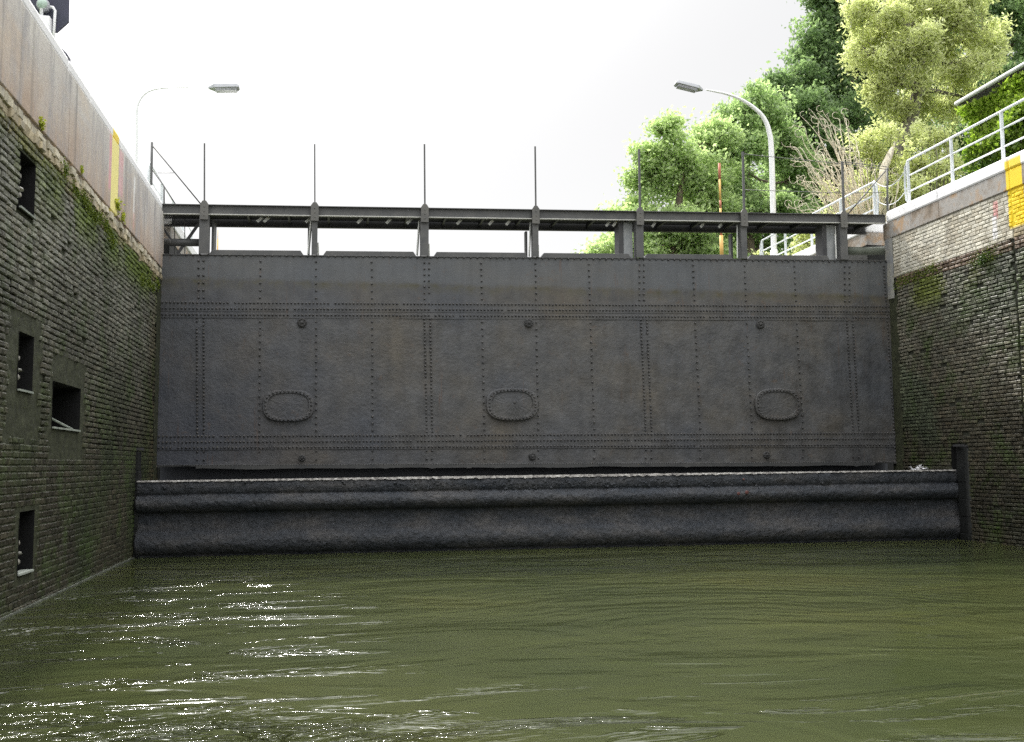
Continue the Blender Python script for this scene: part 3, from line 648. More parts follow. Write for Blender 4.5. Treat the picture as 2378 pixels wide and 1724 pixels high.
for k, px in enumerate(st):
    x = G(px, 500)[0]; w = stw[k]; zb, z1 = zt(x), gtz(x)
    mb = MB()                                   # upright: channel-like plate with flanges
    mb.box((x-w/2, GY-.05, zb), (x+w/2, GY-.035, z1-.2)); mb.box((x-w/2, GY-.034, zb+.002), (x-w/2+.015, GY+.12, z1-.2)); mb.box((x+w/2-.015, GY-.034, zb+.002), (x+w/2, GY+.12, z1-.2))
    if k == 0: mb.box((x+(.1 if k == 0 else -.26), GY+.2, zb), (x+(.14 if k == 0 else -.06), GY+.6, z1-.19))
    if k in (1, 3, 5): mb.box((x-.13, GY+.3, zb), (x-.09, GY+.42, z1-(.22 if k < 3 else .34)))
    up_ = mb.build('stanchion', STEEL, ga)
    if k in (4, 6):
        mb = MB(); mb.box((x-w/2-.20, GY+.12, zb), (x-w/2-.02, GY+.14, z1-.19)); mb.build('lit_side_plate', m_steel('painted_lit_side', (.26, .28, .29), (.36, .37, .37)) if k == 4 else bpy.data.materials['painted_lit_side'], up_)  # lit side of the stanchion painted as a paler plate
        mb = MB(); mb.box((x-w/2-.30, GY+.1, zb), (x-w/2-.21, GY+.4, z1-.19)); mb.build('rear_flange', STEELD, up_)
    mb = MB(); mb.box((x-.07, GY-.1, z1-.28), (x+.07, GY-.075, z1+.0)); mb.prism([(x-.07, z1), (x+.07, z1), (x+.03, z1+.06), (x-.03, z1+.06)], lambda u, v, q: (u, q, v), GY-.1, GY-.075)
    for q in range(3): mb.dome((x, GY-.1, z1-.05-.08*q), (0, -1, 0), .014, .01)
    mb.build('gusset', m_steel('gusset_steel', (.1, .1, .095), (.15, .145, .13)) if k == 0 else bpy.data.materials['gusset_steel'], up_)
    if k in (1, 2, 3, 5, 6):
        mb = MB(); mb.bar((x-w/2-.06, GY+.02, zb+.02), (x-w/2-.01, GY+.1, z1-.22), .02, .05); mb.bar((x+w/2+.02, GY+.06, zb), (x+w/2+.01, GY+.02, zb+.24), .02, .05); mb.build('brace', LSTRIP, up_)
    top = od(1, GY-.08, px, [318, 320, 320, 325, 331, 337, 360][k]); wd = [.028, .024, .03, .03, .04, .045, .045][k]
    mb = MB(); mb.bar((x, GY-.087, z1+.05), (x+(top[0]-x)*1., GY-.087, top[2]), wd, wd*.6, (0, 1, 0)); mb.build('handrail_post', STEEL, ga)
    st[k] = (x, zb, z1, top)
mb = MB()
pts = [st[4][3], st[5][3], st[6][3], od(1, GY-.08, 1963, 368)]
lo = [(st[5][0], st[5][2]+.45), (st[6][0], st[6][2]+.42), (10.9, 6.34+.45)]
mb.tube([st[5][3]-np.array([0, 0, .04]), st[6][3]-np.array([0, 0, .03]), od(1, GY-.08, 1968, 376)], .007, 5)
mb.tube([(a, GY-.087, b) for a, b in lo], .007, 5); mb.build('guard_wire', STEEL, ga, True)
# end frames of the walkway handrail (both banks)
mb = MB(); P = lambda x, y: on(1, GY+.1, x, y)
mb.tube([P(353, 331), P(351, 430)], .022, 6); mb.tube([P(356, 341), P(466, 474)], .012, 6); mb.tube([P(353, 394), P(381, 433), P(407, 474)], .010, 6); mb.tube([P(381, 433), P(381, 480)], .014, 6)
mb.tube([P(366, 402), P(404, 402)], .006, 5); mb.build('end_handrail', STEEL, ga, True)
mb = MB(); P2 = lambda x, y: on(1, GY-.02, x*S, y*S)
mb.tube([P2(1965, 372), P2(1966, 475)], .022, 6); mb.tube([P2(1962, 378), P2(1873, 480)], .014, 6); mb.tube([P2(1858, 358), P2(1965, 370)], .008, 5); mb.build('end_handrail', STEEL, ga, True)
# buffer pipes either side and left cross braces
P3 = lambda x, y: on(1, GY+.25, x, y)
mb = MB(); mb.tube([P3(372, 563), P3(463, 564)], .07, 14); mb.build('buffer_pipe', STEEL, ga, True)
mb = MB(); a, b = P3(1968, 583), P3(2060, 582); mb.tube([a, (a+b)/2-np.array([0, 0, .01]), b, b+np.array([.5, 0, .0])], .085, 14); mb.build('buffer_pipe', m_steel('greenish_pipe', (.13, .15, .12), (.2, .22, .18)), ga, True)
mb = MB(); mb.bar(P3(378, 530), P3(400, 560), .03, .04); mb.bar(P3(470, 508), P3(412, 590), .03, .05)
for px in (405, 429): mb.tube([P3(px, 505), P3(px, 590)], .008, 5)
mb.build('end_brace', STEELD, ga)
P4 = lambda x, y: on(1, GY+.5, x, y)

# ------------------------------------------------------------------ railings
def railing(X, ys, zb, zt_, loop0, loop1, label, mids=(.35, .68), r=.022, slope=0):
    t = thing('railing', (X, ys[0], zb), label, 'railing')
    for y in ys: mb = MB(); mb.bar((X, y, zb-.02), (X, y, zt_), .055, .04, (0, 1, 0)); mb.build('post', GALV, t, bevel=.008)
    a, b = min(ys), max(ys)
    mb = MB(); pts = []
    if loop0: pts += [(X, a, zb+.1), (X, a-.1, zb+.2), (X, a-.13, zb+.5), (X, a-.1, zt_-.12)]
    pts += [(X, a, zt_), (X, b, zt_)]
    if loop1: pts += [(X, b+.1, zt_-.12), (X, b+.13, zb+.5), (X, b+.1, zb+.2), (X, b, zb+.1)]
    mb.tube(pts, r, 8); mb.build('top_rail', GALV, t, True)
    for q in mids: mb = MB(); mb.tube([(X, a, zb+(zt_-zb)*q), (X, b, zb+(zt_-zb)*q)], r*.75, 8); mb.build('mid_rail', GALV, t, True)
    return t
XRR = XR+.3
railing(XRR, [17.72-1.42*k for k in range(12)], ZR, 7.37, False, True, 'pale grey tube railing on the right wall coping nearest the camera')
ys_f = [on(0, XRR, px, py)[1] for px, py in ((2030, 440), (1953, 500), (1885, 540), (1824, 560), (1770, 580))]
railing(XRR, ys_f, ZR, 7.3, True, True, 'pale grey tube railing beyond the gate on the right bank')
yl = on(0, XL-.4, 335, 375)[1]
railing(XL-.4, [yl+.5+1.4*k for k in range(5)], ZL, 7.0, True, False, 'thin pale railing on the left bank beyond the gate', r=.015)
for z0_, z1_, sag, wh in ((7.25, 7.33, .25, 'upper'), (6.85, 6.95, .25, 'lower')):
    mb = MB()
    mb.tube([(XRR, 17.75+(ys_f[0]-17.75)*t, z0_+(z1_-z0_)*t-sag*4*t*(1-t)) for t in np.linspace(0, 1, 12)], .009, 6)
    tag(mb.build('safety_chain', GALV, None, True), f'{wh} sagging chain closing the gap between the right bank railings', 'chain', 'chains across the walkway entrance')

# ------------------------------------------------------------------ street lamps and poles
def lamp(Y, post, ppx, tip, tail, arm, base_z, label, rr=.085):
    pt = [on(1, Y, *p) for p in post]; t = thing('street_lamp', (pt[0][0], Y, base_z), label, 'street lamp', 'street lamps beyond the gate')
    base = np.array([pt[0][0], Y, base_z]); mb = MB()
    mb.tube([base, base+(0, 0, 1.0), base+(0, 0, 1.03)], [rr*1.25, rr*1.25, rr*.9], 14); mb.build('base_sleeve', LPOST, t, True)
    allp = [base+(0, 0, 1.)]+pt; n = len(allp); mb = MB()
    # smooth through points
    pts = []
    for i in range(n-1):
        p0, p1, p2, p3 = allp[max(i-1, 0)], allp[i], allp[i+1], allp[min(i+2, n-1)]
        for s in np.linspace(0, 1, 8, endpoint=False): pts.append(.5*((2*p1)+(-p0+p2)*s+(2*p0-5*p1+4*p2-p3)*s*s+(-p0+3*p1-3*p2+p3)*s**3))
    pts.append(allp[-1]); rad = [rr+(ppx-rr)*(i/(len(pts)-1))**1.4 for i in range(len(pts))]
    mb.tube(pts, rad, 12); mb.build('curved_post', LPOST, t, True)
    a, b = on(1, Y, *tail), on(1, Y, *tip); d = b-a
    mb = MB(); L = np.linalg.norm(d); d /= L; nrm = np.array([-d[2], 0, d[0]]); nrm *= (1 if nrm[2] > 0 else -1)
    sec = [(0., .035, .035), (.12, .1, .07), (.2, .17, .085), (.93, .17, .075), (1., .12, .05)]
    vs = [a+d*L*s+np.array([0, 1, 0])*w*sx+nrm*h*sy for s, w, h in sec for sx, sy in ((-1, -.5), (1, -.5), (.8, .8), (-.8, .8))]
    mb.add(vs, [(4*i+j, 4*i+(j+1) % 4, 4*i+4+(j+1) % 4, 4*i+4+j) for i in range(4) for j in range(4)]+[(0, 1, 2, 3), (19, 18, 17, 16)]); hd = mb.build('lamp_head', LAMPH, t, bevel=.01)
    mb = MB(); vs = [a+d*L*s+np.array([0, 1, 0])*w*sx+nrm*h for s, w in ((.24, .14), (.92, .14)) for sx, h in ((-1, -.045), (1, -.045), (.7, -.10), (-.7, -.10))]
    mb.add(vs, [(0, 1, 5, 4), (1, 2, 6, 5), (2, 3, 7, 6), (3, 0, 4, 7), (0, 3, 2, 1), (4, 5, 6, 7)]); mb.build('lamp_glass', LAMPG, hd)
    return t
lamp(26, [(1797, 560), (1792, 363), (1787, 310), (1774, 275), (1750, 250), (1718, 230), (1685, 218), (1640, 209)], .022, (1568, 194), (1632, 210), None, ZR-.05, 'white curved street lamp on the right bank before the trees')
lamp(26, [(318, 330), (318, 262), (324, 235), (340, 216), (365, 207), (400, 204), (440, 203.5), (490, 204.5)], .008, (556, 204), (484, 205), None, ZL-.05, 'slender curved street lamp reaching over from the left bank', .03)
def pole(Y, px, ytop, ybot, zb, r, label, bands):
    a, b = on(1, Y, px, ytop), on(1, Y, px, ybot); t = thing('marker_pole', (b[0], Y, zb), label, 'marker pole', 'red and yellow marker poles')
    H = a[2]-zb; z = a[2]
    for i, (f, mt, k) in enumerate(bands): mb = MB(); mb.tube([(b[0], Y, z), (b[0], Y, z-H*f)], r*k, 10); mb.build('painted_band', mt, t, True); z -= H*f
OR = m_paint('orange_red_paint', (.5, .17, .1), .3); YO = m_paint('orange_yellow_paint', (.75, .46, .13), .3)
pole(23, 1676, 380, 590, ZR-.05, .032, 'red and yellow banded marker pole standing before the green trees', [(.16, OR, 1), (.22, YO, .8), (.08, OR, .8), (.2, YO, .8), (.08, OR, .9), (.26, YO, 1.4)])
pole(23, 505, 534, 590, ZL-.05, .014, 'faint yellow marker pole above the left end of the gate', [(.3, YO, .5), (.7, YO, 1)])

# ------------------------------------------------------------------ signal board, top left
SY = 13.4; P = lambda x, y: on(1, SY, x, y)
sg = thing('signal_board', (P(103, 60)[0], SY, ZL), 'dark octagonal lock signal board with round pale lamp on the left bank', 'signal')
q = [P(20, -60), P(40, -95), P(140, -95), P(160, -60), P(158, 49), P(131, 73), P(60, 76), P(30, 50)]
mb = MB(); mb.prism([(p[0], p[2]) for p in q], lambda u, v, w: (u, w, v), SY+.02, SY+.06); mb.build('backboard', NAVY, sg)
mb = MB(); c = P(104, 18); mb.tube([c+(0, .02, 0), c-(0, .08, 0), c-(0, .12, 0)], [.07, .085, .07], 16); ho = mb.build('lamp_housing', LAMPH, sg, True)
mb = MB(); mb.dome(c-np.array([0, .115, 0]), (0, -1, 0), .07, .03, 14); mb.build('lens', GREENG, ho, True)
c2 = P(104, -60); mb = MB(); mb.tube([c2+(0, .02, 0), c2-(0, .08, 0), c2-(0, .12, 0)], [.07, .085, .07], 16); mb.build('lamp_housing', LAMPH, sg, True)
mb = MB(); mb.tube([P(103, -90)-(0, .1, 0), P(101, 50)-(0, .1, 0)], .024, 8); mb.tube([(P(101, 50)[0], SY+.1, 7.), (P(101, 50)[0], SY+.1, ZL-.05)], .04, 8); mb.build('mast', LPOST, sg, True)
mb = MB(); a, b = P(94, 47), P(122, 84); mb.box((a[0], SY-.16, b[2]), (b[0], SY-.02, a[2])); mb.build('junction_box', LPOST, sg, bevel=.012)
mb = MB(); mb.tube([P(119, 21)-(0, .06, 0), P(126, 22)-(0, .06, 0), P(131, 30)-(0, .06, 0), P(127, 95)-(0, .06, 0)], .018, 8); mb.build('conduit', LPOST, sg, True)
mb = MB(); q = [P(137, 106), P(155, 124), P(155, 140), P(150, 145), P(120, 140), P(120, 106)]; mb.prism([(p[0], p[2]) for p in q], lambda u, v, w: (u, w, v), SY, SY+.2); a = q[3]
mb.box((a[0]-.12, SY+.05, ZL-.05), (a[0]-.04, SY+.12, a[2]-.002)); mb.build('foot_plate', NAVY, sg)

# ------------------------------------------------------------------ foliage
def leaves_mesh(name, P, size, mat, parent, bright, droop=0., aspect=1.7, flat=.0):
    n = len(P); d = rng.normal(size=(n, 3)); d /= np.linalg.norm(d, axis=1, keepdims=True); d[:, 2] = d[:, 2]*(1-droop*.5)-droop; d /= np.linalg.norm(d, axis=1, keepdims=True)
    u = np.cross(d, rng.normal(size=(n, 3))+np.array([0, 0, flat])); u /= np.linalg.norm(u, axis=1, keepdims=True)
    s = size*rng.uniform(.6, 1.3, (n, 1)); L = d*s*.5*aspect; W = u*s*.5; nn = np.cross(d, u)*s*.18
    V = np.stack([P-L, P+W+nn, P+L, P-W+nn], 1).reshape(-1, 3).astype(np.float32)
    me = bpy.data.meshes.new(name); me.vertices.add(4*n); me.vertices.foreach_set('co', V.ravel())
    me.loops.add(6*n); me.polygons.add(2*n)
    b = (np.arange(n)*4)[:, None]; idx = (b+np.array([[0, 1, 2, 0, 2, 3]])).ravel().astype(np.int32)
    me.loops.foreach_set('vertex_index', idx); me.polygons.foreach_set('loop_start', np.arange(2*n, dtype=np.int32)*3)
    me.update(calc_edges=True); me.validate()
    at = me.color_attributes.new('tint', 'FLOAT_COLOR', 'CORNER'); cc = np.repeat(np.clip(bright+rng.normal(0, .16, n), 0, 1), 6)
    at.data.foreach_set('color', np.stack([cc, cc, cc, np.ones_like(cc)], 1).astype(np.float32).ravel())
    me.materials.append(mat); o = bpy.data.objects.new(name, me); C.objects.link(o)
    if parent: o.parent = parent; o.matrix_parent_inverse = Matrix.Translation(-parent.location)
    return o
def crown_pts(lobes, ncl, nper, sig, hang=0.):
    cs, br, pts = [], [], []
    vol = np.array([rx*ry*rz for _, (rx, ry, rz) in lobes])**(2/3); vol = vol/vol.sum()
    for (c, (rx, ry, rz)), w in zip(lobes, vol):
        k = max(3, int(ncl*w)); d = rng.normal(size=(k, 3)); d /= np.linalg.norm(d, axis=1, keepdims=True)
        ns_ = 9; sd_ = rng.normal(size=(ns_, 3)); sd_ /= np.linalg.norm(sd_, axis=1, keepdims=True)
        sub = sd_*rng.uniform(.3, 1.0, (ns_, 1)); sr = rng.uniform(.3, .62, (ns_, 1)); w_ = rng.integers(0, ns_, k)
        cc = np.array(c)+(sub[w_]+d*sr[w_]*rng.uniform(.5, 1.15, (k, 1)))*np.array([rx, ry, rz]); cs.append(cc)
    cs = np.vstack(cs); n = len(cs); size = rng.uniform(.5, 1.45, n)
    for i in range(n):
        k = int(nper*size[i]**2*rng.uniform(.6, 1.3)); q = rng.normal(0, 1, (k, 3))*np.array([1, 1, .6])*sig*size[i]
        if hang: q[:, 2] -= rng.exponential(hang, k); q[:, :2] *= .6
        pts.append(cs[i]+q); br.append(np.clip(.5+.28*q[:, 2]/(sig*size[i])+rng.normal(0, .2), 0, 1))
    return cs, np.vstack(pts), np.concatenate(br)
def limb(a, b, n=7, wob=.12):
    a, b = np.array(a, float), np.array(b, float); L = np.linalg.norm(b-a); w = rng.normal(0, wob*L*.35, 3)
    return [a+(b-a)*t+w*math.sin(math.pi*t)+rng.normal(0, wob*.06*L, 3)*(0 < t < 1) for t in np.linspace(0, 1, n)]
def tree(name, label, trunk, rad, lobes, ncl, nper, sig, leaf, mat, bark, group=None, hang=0., droop=0., aspect=1.7, twigs=.6):
    t = thing(name, trunk[0], label, 'tree', group)
    mb = MB(); mb.tube(trunk, rad, 10)
    cs, pts, br = crown_pts(lobes, ncl, nper, sig, hang)
    T = np.array(trunk)
    mb.build('trunk', bark, t, True)
    mb = MB(); ends = []
    for c, r in lobes:
        c = np.array(c); k = np.argmin(np.linalg.norm(T-c, axis=1)+np.maximum(0, T[:, 2]-c[2])*2); k = max(k, len(T)//3)
        L = limb(T[k], c, 8); rb = rad[k]*.55; mb.tube(L, list(np.linspace(rb, .03, 8)), 7); ends += L[3:]
    E = np.array(ends)
    for c in cs:
        if rng.random() > twigs: continue
        k = np.argmin(np.linalg.norm(E-c, axis=1)); mb.tube(limb(E[k], c, 5, .2), list(np.linspace(.028, .008, 5)), 4, cap=False)
    mb.build('branches', bark, t, True)
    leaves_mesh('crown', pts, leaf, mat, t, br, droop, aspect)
    return t
LF_light = m_leaf('bright_green_leaves', (.30, .39, .19), (.60, .71, .41), .62)
LF_mid = m_leaf('mid_green_leaves', (.22, .31, .15), (.48, .60, .33), .62)
LF_dark = m_leaf('dark_green_leaves', (.14, .21, .11), (.36, .48, .25), .6)  # greens lightened to stand in for haze over the trees
LF_wil = m_leaf('yellow_willow_leaves', (.5, .52, .28), (.84, .86, .54), .58)
LF_ivy = m_leaf('ivy_leaves', (.08, .15, .02), (.5, .66, .10), .5)
def lb(Y, lst): return [(tuple(od(1, Y+dy, x, y)), (r*.0145*Y/32*1.0, r*.0145*Y/32*.9, r2*.0145*Y/32)) for x, y, r, r2, dy in lst]
def tr(Y, pts, zb):
    a = [od(1, Y, x, y) for x, y in pts]; return [np.array([a[0][0], Y, zb])]+a
ZG = ZR-.05
tree('broadleaf_tree', 'lowest light green leafy tree at the left end of the tree line', tr(33, [(1490, 560), (1500, 480), (1510, 400), (1515, 330)], ZG), [.22, .18, .15, .1, .05],
     lb(33, [(1500, 330, 60, 45, 0), (1450, 400, 60, 50, 0), (1540, 400, 70, 60, .5), (1420, 470, 60, 45, 0), (1500, 480, 80, 50, 0), (1360, 555, 70, 45, 0), (1460, 550, 70, 50, 0), (1420, 345, 25, 45, 0), (1560, 500, 70, 60, .5), (1400, 600, 90, 50, 0), (1590, 310, 60, 60, 1), (1470, 300, 40, 35, 0), (1570, 440, 80, 80, 1), (1530, 560, 110, 60, 1)]),
     560, 110, .21, .095, LF_light, BARK, 'broadleaf trees on the right bank')
tree('broadleaf_tree', 'mid green leafy tree right behind the curved lamp arm', tr(36, [(1660, 560), (1655, 460), (1650, 380), (1650, 300)], ZG), [.26, .22, .18, .12, .05],
     lb(36, [(1620, 280, 65, 60, 0), (1680, 260, 55, 50, 1), (1640, 350, 80, 60, 0), (1600, 420, 75, 60, 0), (1690, 430, 80, 70, .5), (1620, 510, 90, 60, 0), (1590, 330, 45, 45, 0), (1700, 530, 90, 60, 1), (1760, 480, 80, 90, 1.5), (1720, 330, 90, 90, 2), (1745, 400, 90, 90, 2), (1700, 250, 60, 50, 1), (1580, 480, 110, 90, 2), (1655, 238, 50, 36, 0)]),
     600, 105, .23, .10, LF_mid, BARK, 'broadleaf trees on the right bank')
tree('broadleaf_tree', 'tall dark green tree rising out of the frame behind the pale willow', tr(42, [(1860, 500), (1865, 300), (1900, 120), (1930, 0), (1950, -150)], ZG), [.45, .38, .32, .25, .16, .06],
     lb(42, [(1790, 190, 75, 60, 0), (1850, 110, 70, 60, 0), (1900, 30, 80, 70, 0), (1745, 270, 60, 60, 0), (1830, 280, 90, 80, -1), (1780, 370, 80, 70, 0), (1890, 200, 90, 90, 0), (1960, -60, 110, 80, 0), (2000, 80, 110, 100, 1), (1880, 400, 110, 90, 0), (1980, 300, 120, 110, 1), (1830, 500, 120, 80, 0), (2060, -40, 120, 90, 1), (1835, 10, 60, 50, 0), (1765, 175, 60, 50, 0), (1722, 215, 50, 45, 0), (1815, 95, 60, 50, 0), (1840, 40, 55, 50, 0), (1800, 130, 60, 50, 0), (1760, 230, 70, 60, 0), (1730, 330, 90, 80, 1), (1760, 430, 110, 90, 1), (1930, 110, 110, 100, 0), (1860, -40, 70, 50, 0), (1940, 430, 140, 100, 2), (2080, 200, 120, 120, 2)]),
     1250, 115, .28, .125, LF_dark, BARK, 'broadleaf trees on the right bank')
tree('broadleaf_tree', 'dark green tree in the top right corner behind the ivy house', tr(46, [(2230, 450), (2230, 250), (2220, 100), (2210, -40)], ZG), [.4, .35, .28, .2, .08],
     lb(46, [(2230, 20, 80, 70, 0), (2280, 100, 90, 80, 0), (2220, 180, 80, 80, 0), (2160, 290, 90, 80, 0), (2290, -40, 90, 70, 0), (2240, 330, 110, 90, 0), (2120, 400, 110, 80, 0), (2030, 400, 90, 70, 0), (2180, 60, 90, 80, 1), (2140, 180, 100, 90, 1), (2200, 260, 100, 80, 0)]),
     560, 105, .3, .125, LF_dark, BARK, 'broadleaf trees on the right bank')
tree('willow_tree', 'yellow-green drooping willow with curved grey trunk', tr(27, [(1975, 420), (1982, 370), (1996, 310), (2022, 250), (2033, 200), (2040, 130), (2062, 80), (2080, 20)], ZG), [.24, .22, .2, .2, .19, .16, .13, .09, .05],
     lb(27, [(1960, 45, 75, 55, 0), (2050, 15, 90, 60, .5), (2130, 55, 80, 60, 0), (1925, 120, 60, 40, 0), (2020, 110, 80, 60, -.5), (2120, 140, 75, 55, .3), (1950, 190, 65, 45, 0), (2060, 210, 70, 50, .6), (2150, 220, 50, 45, .5), (2170, 110, 60, 50, 1), (1890, 10, 50, 35, 0), (1990, 230, 50, 40, 0), (2085, -30, 120, 50, 0), (2210, 90, 40, 40, .8)]),
     700, 66, .19, .055, LF_wil, BARK2, None, .16, .55, 3.0, .8)
for (x, y, n, lab, Y) in ((1930, 350, 1, 'yellow-green leafy willow scrub under the willow trunk', 25.5), (2040, 380, 2, 'yellow-green scrub between railing and willow trunk', 25), (1800, 545, 3, 'low yellow-green scrub behind the far railing', 27)):
    L = {1: [(1930, 330, 60, 40, 0), (1900, 430, 80, 50, 0), (1960, 400, 50, 60, 0), (1960, 290, 40, 35, 0)], 2: [(2040, 350, 60, 50, 0), (2085, 320, 50, 40, .5), (2000, 430, 70, 40, 0), (2100, 380, 50, 50, .5), (2060, 290, 40, 35, .6)], 3: [(1800, 540, 70, 40, 0), (1870, 510, 70, 60, 0), (1750, 560, 60, 30, 0)]}[n]
    t = thing('shrub', od(1, Y, x, y)*(1, 1, 0)+(0, 0, ZG), lab, 'shrub', 'yellow-green shrubs below the willow'); lo_ = lb(Y, L)
    cs, pts, br = crown_pts(lo_, 95, 55, .16, .12); leaves_mesh('foliage', pts, .06, LF_wil, t, br*.8, .4, 2.2)
    mb = MB(); b0 = np.array(t.location)
    for c in cs[::2]: mb.tube(limb(b0+rng.normal(0, .12, 3)*(1, 1, 0), c, 6, .15), list(np.linspace(.03, .006, 6)), 4, cap=False)
    mb.build('stems', BARK2, t, True)
# corkscrew hazel
HY = 24.5; base = od(1, HY, 1925, 520); base[2] = ZG
t = thing('corkscrew_hazel', base, 'leafless twisted pale corkscrew hazel with curling branches', 'shrub'); mb = MB()
for k in range(120):
    tgt = od(1, HY+random.uniform(-.8, .8), random.uniform(1738, 1890) if k < 70 else random.uniform(1760, 1990), random.uniform(240, 470) if k < 70 else random.uniform(330, 520))
    s = base+rng.normal(0, .12, 3)*(1, 1, 0); n = 46; amp = random.uniform(.03, .16); fr_ = random.uniform(2.5, 6); ph = random.uniform(0, 6.3)
    mid = s*.25+tgt*.75+np.array([random.uniform(.05, .55), 0, random.uniform(.2, .8)]); pts = []
    for i in range(n):
        u = i/(n-1); p = (1-u)**2*s+2*u*(1-u)*mid+u*u*tgt; a = amp*u**.7
        p = p+np.array([a*math.sin(fr_*6.28*u*.6+ph), a*math.cos(fr_*5.1*u*.6+ph), a*math.cos(fr_*6.28*u*.6+ph)*.9]); pts.append(p)
    cr = random.uniform(.03, .08)
    for i in range(random.choice((1, 3, 5, 8))):   # curl at the tip
        pts.append(pts[-1]+cr*np.array([math.sin(ph+i*.55), .2*math.sin(i), math.cos(ph+i*.55)]))
    mb.tube(pts, list(np.linspace(.017, .006, len(pts))), 5, cap=False)
mb.build('branches', BARKP, t, True)
t = thing('dead_stump', od(1, 25, 1962, 395)*(1, 1, 0)+(0, 0, ZG), 'pale pointed dead tree stub standing between hazel and willow', 'tree stump')
mb = MB(); a = [od(1, 25, x, y) for x, y in ((1955, 480), (1950, 420), (1958, 372), (1972, 340), (1981, 318))]; mb.tube([np.array([a[0][0], 25, ZG])]+a, [.11, .11, .12, .12, .09, .02], 9); mb.build('stub', BARKP, t, True)

# ------------------------------------------------------------------ ivy covered house
HX = 14.2; e0 = od(0, HX, 2122, 229); hy, hz = e0[1], e0[2]
h = thing('house', (HX+3, hy-4, ZG), 'low dark house with zinc edged roof hung with ivy behind the right railing', 'house')
mb = MB(); mb.box((HX+.5, hy-11, ZG), (HX+7, hy-.6, hz-.15)); mb.build('wall', HWALL, h)
mb = MB(); mb.prism([(HX, hz), (HX+4, hz+1.5), (HX+8, hz), (HX+8, hz-.08), (HX+4, hz+1.42), (HX, hz-.08)], lambda u, v, w: (u, w, v), hy-11.5, hy); mb.build('roof', ROOF, h)
mb = MB(); mb.tube([(HX-.04, hy+.02, hz-.01), (HX-.04, hy-11.5, hz-.01)], .05, 10); mb.build('gutter', ZINC, h, True)
mb = MB(); mb.box((HX+.44, hy-4.6, ZG+.9), (HX+.498, hy-3.4, ZG+2.1)); wn = mb.build('window', LPOST, h)
mb = MB(); mb.box((HX+.42, hy-4.5, ZG+1.), (HX+.438, hy-3.5, ZG+2.)); mb.build('pane', NAVY, wn)
iv = thing('ivy', (HX+.3, hy-3, ZG), 'bright green ivy hanging under the roof edge of the house', 'ivy')
k = 34000; yy = hy-.1-rng.uniform(0, 1, k)*8.5; dep = np.clip(.95+.5*np.sin(yy*1.7)+.3*np.sin(yy*4.1+1), .35, 2)
zz_ = hz-.12-np.abs(rng.normal(0, 1, k))*dep*.8; zz_ = np.maximum(zz_, ZG+.1)
xx = HX+.22+rng.normal(0, .09, k)+.12*np.sin(yy*3)+.1*np.sin(zz_*5+yy)
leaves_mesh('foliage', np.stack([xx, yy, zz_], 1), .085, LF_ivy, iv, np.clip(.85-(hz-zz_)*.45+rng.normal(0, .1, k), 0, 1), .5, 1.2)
mb = MB()
for q in range(30): y = hy-.3-q*.28; mb.tube(limb((HX+.4, y, ZG), (HX+.3, y+random.uniform(-.3, .3), hz-.2), 6, .1), [.03, .025, .02, .018, .015, .01], 5)
mb.build('stems', BARK, iv, True)

# ------------------------------------------------------------------ small weeds on the walls
LW = m_leaf('yellow_weed', (.22, .28, .03), (.55, .58, .08), .4)
def weed(X, n, px, py, s, k, label, mat=LW, grp='weeds growing from the wall joints', lf=.03):
    p = on(0, X, px, py); q = p+np.abs(rng.normal(0, 1, (k, 3)))*np.array([n*s*.5, 0, 0])+rng.normal(0, 1, (k, 3))*np.array([.1*s, s, s*.7])
    t = thing('weed', p, label, 'weed', grp); leaves_mesh('foliage', q, lf, mat, t, rng.uniform(.2, 1, k), .2, 1.6)
    mb = MB()
    for i in range(0, k, max(1, k//10)): mb.tube([p-np.array([n*.03, 0, 0]), (p+q[i])/2+(0, 0, .01), q[i]], .003, 4, cap=False)
    mb.build('stems', BARK, t)
weed(XL, 1, 93, 288, .035, 80, 'small yellow-green weed in the joint high on the left wall')
weed(XL, 1, 186, 393, .025, 40, 'tiny weed in the joint halfway along the left concrete band')
weed(XL, 1, 270, 477, .055, 120, 'yellow weed at the foot of the pale stripe on the left wall')
weed(XL, 1, 282, 506, .045, 90, 'yellow tuft just below the pale stripe on the left wall')
LWD = m_leaf('dark_weed', (.02, .05, .01), (.09, .15, .03), .2)
weed(XR, -1, 2285, 602, .08, 240, 'dark green tuft on the right wall bricks under the limewashed band', LWD, None, .022)
for px, py in ((200, 468), (215, 492), (228, 512), (245, 520), (255, 540), (330, 640)):
    pass
def moss(X, n, pts, s, k, label):
    P_ = []
    for px, py in pts:
        p = on(0, X, px, py); P_.append(p+np.abs(rng.normal(0, .009, (k, 3)))*np.array([n, 0, 0])+rng.normal(0, 1, (k, 3))*np.array([0, s, s*.5]))
    P_ = np.vstack(P_); o = leaves_mesh('moss', P_, .017, LM, None, rng.uniform(0, 1, len(P_)), 0, 1.3)
    tag(o, label, 'moss', kind='stuff')
LM = m_leaf('moss_green', (.06, .10, .01), (.2, .25, .03), .2)
moss(XL, 1, [(150, 395), (175, 440), (196, 463), (205, 480), (218, 500), (232, 508), (246, 522), (254, 545), (262, 560), (330, 650), (345, 655), (355, 668), (365, 660)], 0.09, 330, 'bright green moss cushions along the upper edge of the left brickwork')
moss(XR, -1, [(2085, 660), (2110, 648), (2130, 640), (2150, 633), (2165, 628), (2270, 605), (2300, 592)], .14, 260, 'green moss under the limewashed band of the right wall')

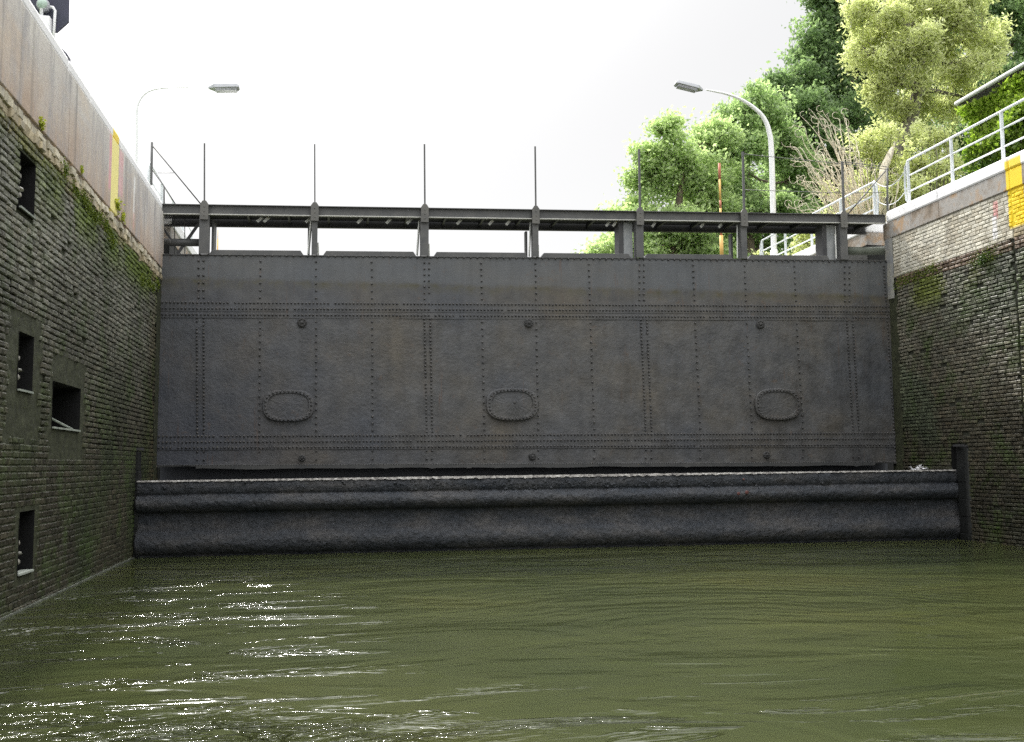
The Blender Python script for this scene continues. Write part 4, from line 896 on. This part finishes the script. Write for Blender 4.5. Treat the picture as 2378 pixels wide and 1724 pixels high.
# ------------------------------------------------------------------ light
SEL, SAZ = R(47), R(-12)                       # azimuth measured from +Y towards +X
sd = Vector((math.cos(SEL)*math.sin(SAZ), math.cos(SEL)*math.cos(SAZ), math.sin(SEL)))
sun = bpy.data.lights.new('sun', 'SUN'); so = bpy.data.objects.new('sun', sun); C.objects.link(so)
sun.energy = 5; sun.angle = R(2.6); sun.color = (1, .95, .86); so.rotation_euler = (-sd).to_track_quat('-Z', 'Y').to_euler()
w = bpy.data.worlds.new('World'); sc.world = w; w.use_nodes = True; nt = w.node_tree; nt.nodes.clear()
nn = lambda k, **kw: (lambda x: ([setattr(x, a, b) for a, b in kw.items()], x)[1])(nt.nodes.new(k))
o_ = nn('ShaderNodeOutputWorld'); bg = nn('ShaderNodeBackground'); sky = nn('ShaderNodeTexSky', sky_type='NISHITA'); sky.sun_disc = False
sky.sun_elevation = SEL; sky.sun_rotation = SAZ; sky.dust_density = 4
tc = nn('ShaderNodeTexCoord'); sp = nn('ShaderNodeSeparateXYZ'); nt.links.new(tc.outputs['Generated'], sp.inputs[0])
mr = nn('ShaderNodeMapRange', interpolation_type='SMOOTHSTEP'); nt.links.new(sp.outputs[2], mr.inputs[0]); mr.inputs[1].default_value = .47; mr.inputs[2].default_value = .9; mr.inputs[3].default_value = 9.25; mr.inputs[4].default_value = 36
mr2 = nn('ShaderNodeMapRange', interpolation_type='SMOOTHSTEP'); nt.links.new(sp.outputs[1], mr2.inputs[0]); mr2.inputs[1].default_value = .35; mr2.inputs[2].default_value = -.4; mr2.inputs[3].default_value = 0; mr2.inputs[4].default_value = 2.5
mr3 = nn('ShaderNodeMapRange', interpolation_type='SMOOTHSTEP'); nt.links.new(sp.outputs[2], mr3.inputs[0]); mr3.inputs[1].default_value = .4; mr3.inputs[2].default_value = .1; mr3.inputs[3].default_value = 0; mr3.inputs[4].default_value = 1.2
ad = nn('ShaderNodeMath', operation='ADD'); nt.links.new(mr.outputs[0], ad.inputs[0]); nt.links.new(mr2.outputs[0], ad.inputs[1])
ad2 = nn('ShaderNodeMath', operation='ADD'); nt.links.new(ad.outputs[0], ad2.inputs[0]); nt.links.new(mr3.outputs[0], ad2.inputs[1])
vd = nn('ShaderNodeVectorMath', operation='DOT_PRODUCT'); nt.links.new(tc.outputs['Generated'], vd.inputs[0]); vd.inputs[1].default_value = tuple(sd)
pw = nn('ShaderNodeMath', operation='POWER'); nt.links.new(vd.outputs['Value'], pw.inputs[0]); pw.inputs[1].default_value = 28
pm = nn('ShaderNodeMath', operation='MULTIPLY'); nt.links.new(pw.outputs[0], pm.inputs[0]); pm.inputs[1].default_value = 130
ad3 = nn('ShaderNodeMath', operation='ADD'); nt.links.new(ad2.outputs[0], ad3.inputs[0]); nt.links.new(pm.outputs[0], ad3.inputs[1]); ad2 = ad3
hz_ = nn('ShaderNodeCombineColor'); [nt.links.new(ad2.outputs[0], hz_.inputs[i]) for i in range(3)]
mx = nn('ShaderNodeMix', data_type='RGBA'); mx.inputs[0].default_value = .93; nt.links.new(sky.outputs[0], mx.inputs[6]); nt.links.new(hz_.outputs[0], mx.inputs[7])
nt.links.new(mx.outputs[2], bg.inputs[0]); bg.inputs[1].default_value = .1; nt.links.new(bg.outputs[0], o_.inputs[0])
sc.view_settings.view_transform = 'Standard'; sc.view_settings.look = 'None'; sc.view_settings.exposure = 0; sc.view_settings.gamma = 1
sc.render.engine = 'CYCLES'; sc.cycles.max_bounces = 5; sc.cycles.use_denoising = False; sc.cycles.sample_clamp_indirect = 4
